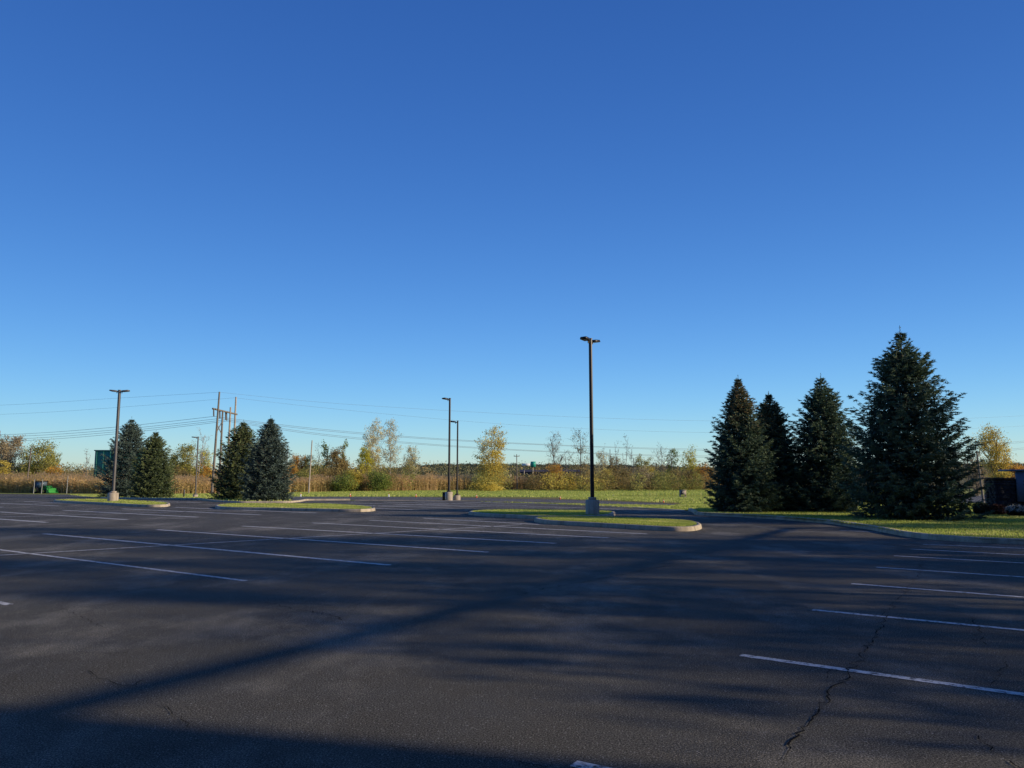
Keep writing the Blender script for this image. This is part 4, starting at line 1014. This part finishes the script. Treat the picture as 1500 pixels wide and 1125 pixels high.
for fl in (1.0, 5.2, 9.2):
    for k in range(20):
        q = MB(); q.box((-66 + k * 4.6, .005, fl), (-63.6 + k * 4.6, .06, fl + 2.0)); q.build('window', M['glass'], ob)
cn = empty('shadow_beam', (0, 0, 0), 'unseen long thin beam on steel posts right of the lot, added to cast a shadow band', 'canopy')  # added out of view to throw the diagonal shadow across the lot
CA = np.array([11.2, -5.1]); CU = np.array([.53, .848])
b = MB()
for (s0, s1, z0_, z1_, w_) in ((3.2, 31, 5.90, 6.02, .12),):
    P = [CA + CU * s0, CA + CU * s1]; nn_ = np.array([-CU[1], CU[0]]) * w_
    b.add([(*(P[0] + nn_), z0_), (*(P[0] - nn_), z0_), (*(P[1] - nn_), z0_), (*(P[1] + nn_), z0_), (*(P[0] + nn_), z1_), (*(P[0] - nn_), z1_), (*(P[1] - nn_), z1_), (*(P[1] + nn_), z1_)], [(3, 2, 1, 0), (4, 5, 6, 7), (0, 1, 5, 4), (1, 2, 6, 5), (2, 3, 7, 6), (3, 0, 4, 7)])
b.build('beam', M['darkmetal'], cn)
for s0 in (3.6, 15, 30.5):
    P = CA + CU * s0; q = MB(); q.tube([(*P, 0), (*P, 5.899)], .09, 8); q.build('post', M['darkmetal'], cn)
# ------------------------------------------------------------------ light, sky, camera
SUN_AZ, SUN_EL = 104.0, 17.5
ld = bpy.data.lights.new('sun', 'SUN'); ld.energy = 5.0; ld.angle = math.radians(.53); ld.color = (1, .84, .62)
lo = bpy.data.objects.new('sun', ld); C.objects.link(lo)
a, e = math.radians(SUN_AZ), math.radians(SUN_EL)
tosun = Vector((math.sin(a) * math.cos(e), math.cos(a) * math.cos(e), math.sin(e)))
lo.rotation_euler = tosun.to_track_quat('Z', 'Y').to_euler()
w = bpy.data.worlds.new('World'); S.world = w; w.use_nodes = True; nt = w.node_tree
bg = nt.nodes['Background']; sk = nt.nodes.new('ShaderNodeTexSky'); sk.sky_type = 'NISHITA'; sk.sun_disc = False
sk.sun_elevation = e; sk.sun_rotation = a; sk.altitude = 200; sk.air_density = 1.0; sk.dust_density = .15; sk.ozone_density = 2.5
STR = .13
tc = nt.nodes.new('ShaderNodeTexCoord'); dt = nt.nodes.new('ShaderNodeVectorMath'); dt.operation = 'DOT_PRODUCT'
nt.links.new(tc.outputs['Generated'], dt.inputs[0]); dt.inputs[1].default_value = tuple(tosun)
sq = N(nt, 'ShaderNodeMath', operation='MULTIPLY'); nt.links.new(dt.outputs['Value'], sq.inputs[0]); nt.links.new(dt.outputs['Value'], sq.inputs[1])
ad = N(nt, 'ShaderNodeMath', operation='ADD'); nt.links.new(sq.outputs[0], ad.inputs[0]); ad.inputs[1].default_value = 1.0
dv = N(nt, 'ShaderNodeMath', operation='DIVIDE'); dv.inputs[0].default_value = 1.1; nt.links.new(ad.outputs[0], dv.inputs[1])
vs_ = nt.nodes.new('ShaderNodeVectorMath'); vs_.operation = 'SCALE'; nt.links.new(sk.outputs[0], vs_.inputs[0]); nt.links.new(dv.outputs[0], vs_.inputs['Scale'])
sep = nt.nodes.new('ShaderNodeSeparateColor'); com = nt.nodes.new('ShaderNodeCombineColor'); nt.links.new(vs_.outputs[0], sep.inputs[0])
for k, (ga, am) in enumerate(((1.42, .88), (1.26, 1.08), (1.02, 1.34))):
    p = N(nt, 'ShaderNodeMath', operation='POWER'); q = N(nt, 'ShaderNodeMath', operation='MULTIPLY')
    nt.links.new(sep.outputs[k], p.inputs[0]); p.inputs[1].default_value = ga
    q.inputs[1].default_value = am * STR ** ga / STR; nt.links.new(p.outputs[0], q.inputs[0]); nt.links.new(q.outputs[0], com.inputs[k])
nt.links.new(com.outputs[0], bg.inputs[0]); bg.inputs[1].default_value = STR
cd = bpy.data.cameras.new('camera'); cam = bpy.data.objects.new('camera', cd); C.objects.link(cam)
cd.sensor_width = 36; cd.lens = F / 1500 * 36; cd.clip_end = 6000; cam.location = (0, 0, EYE); cam.rotation_euler = (math.radians(90) + TILT, 0, 0)
S.camera = cam
S.render.engine = 'CYCLES'
S.view_settings.view_transform = 'Standard'; S.view_settings.look = 'None'; S.view_settings.exposure = 0
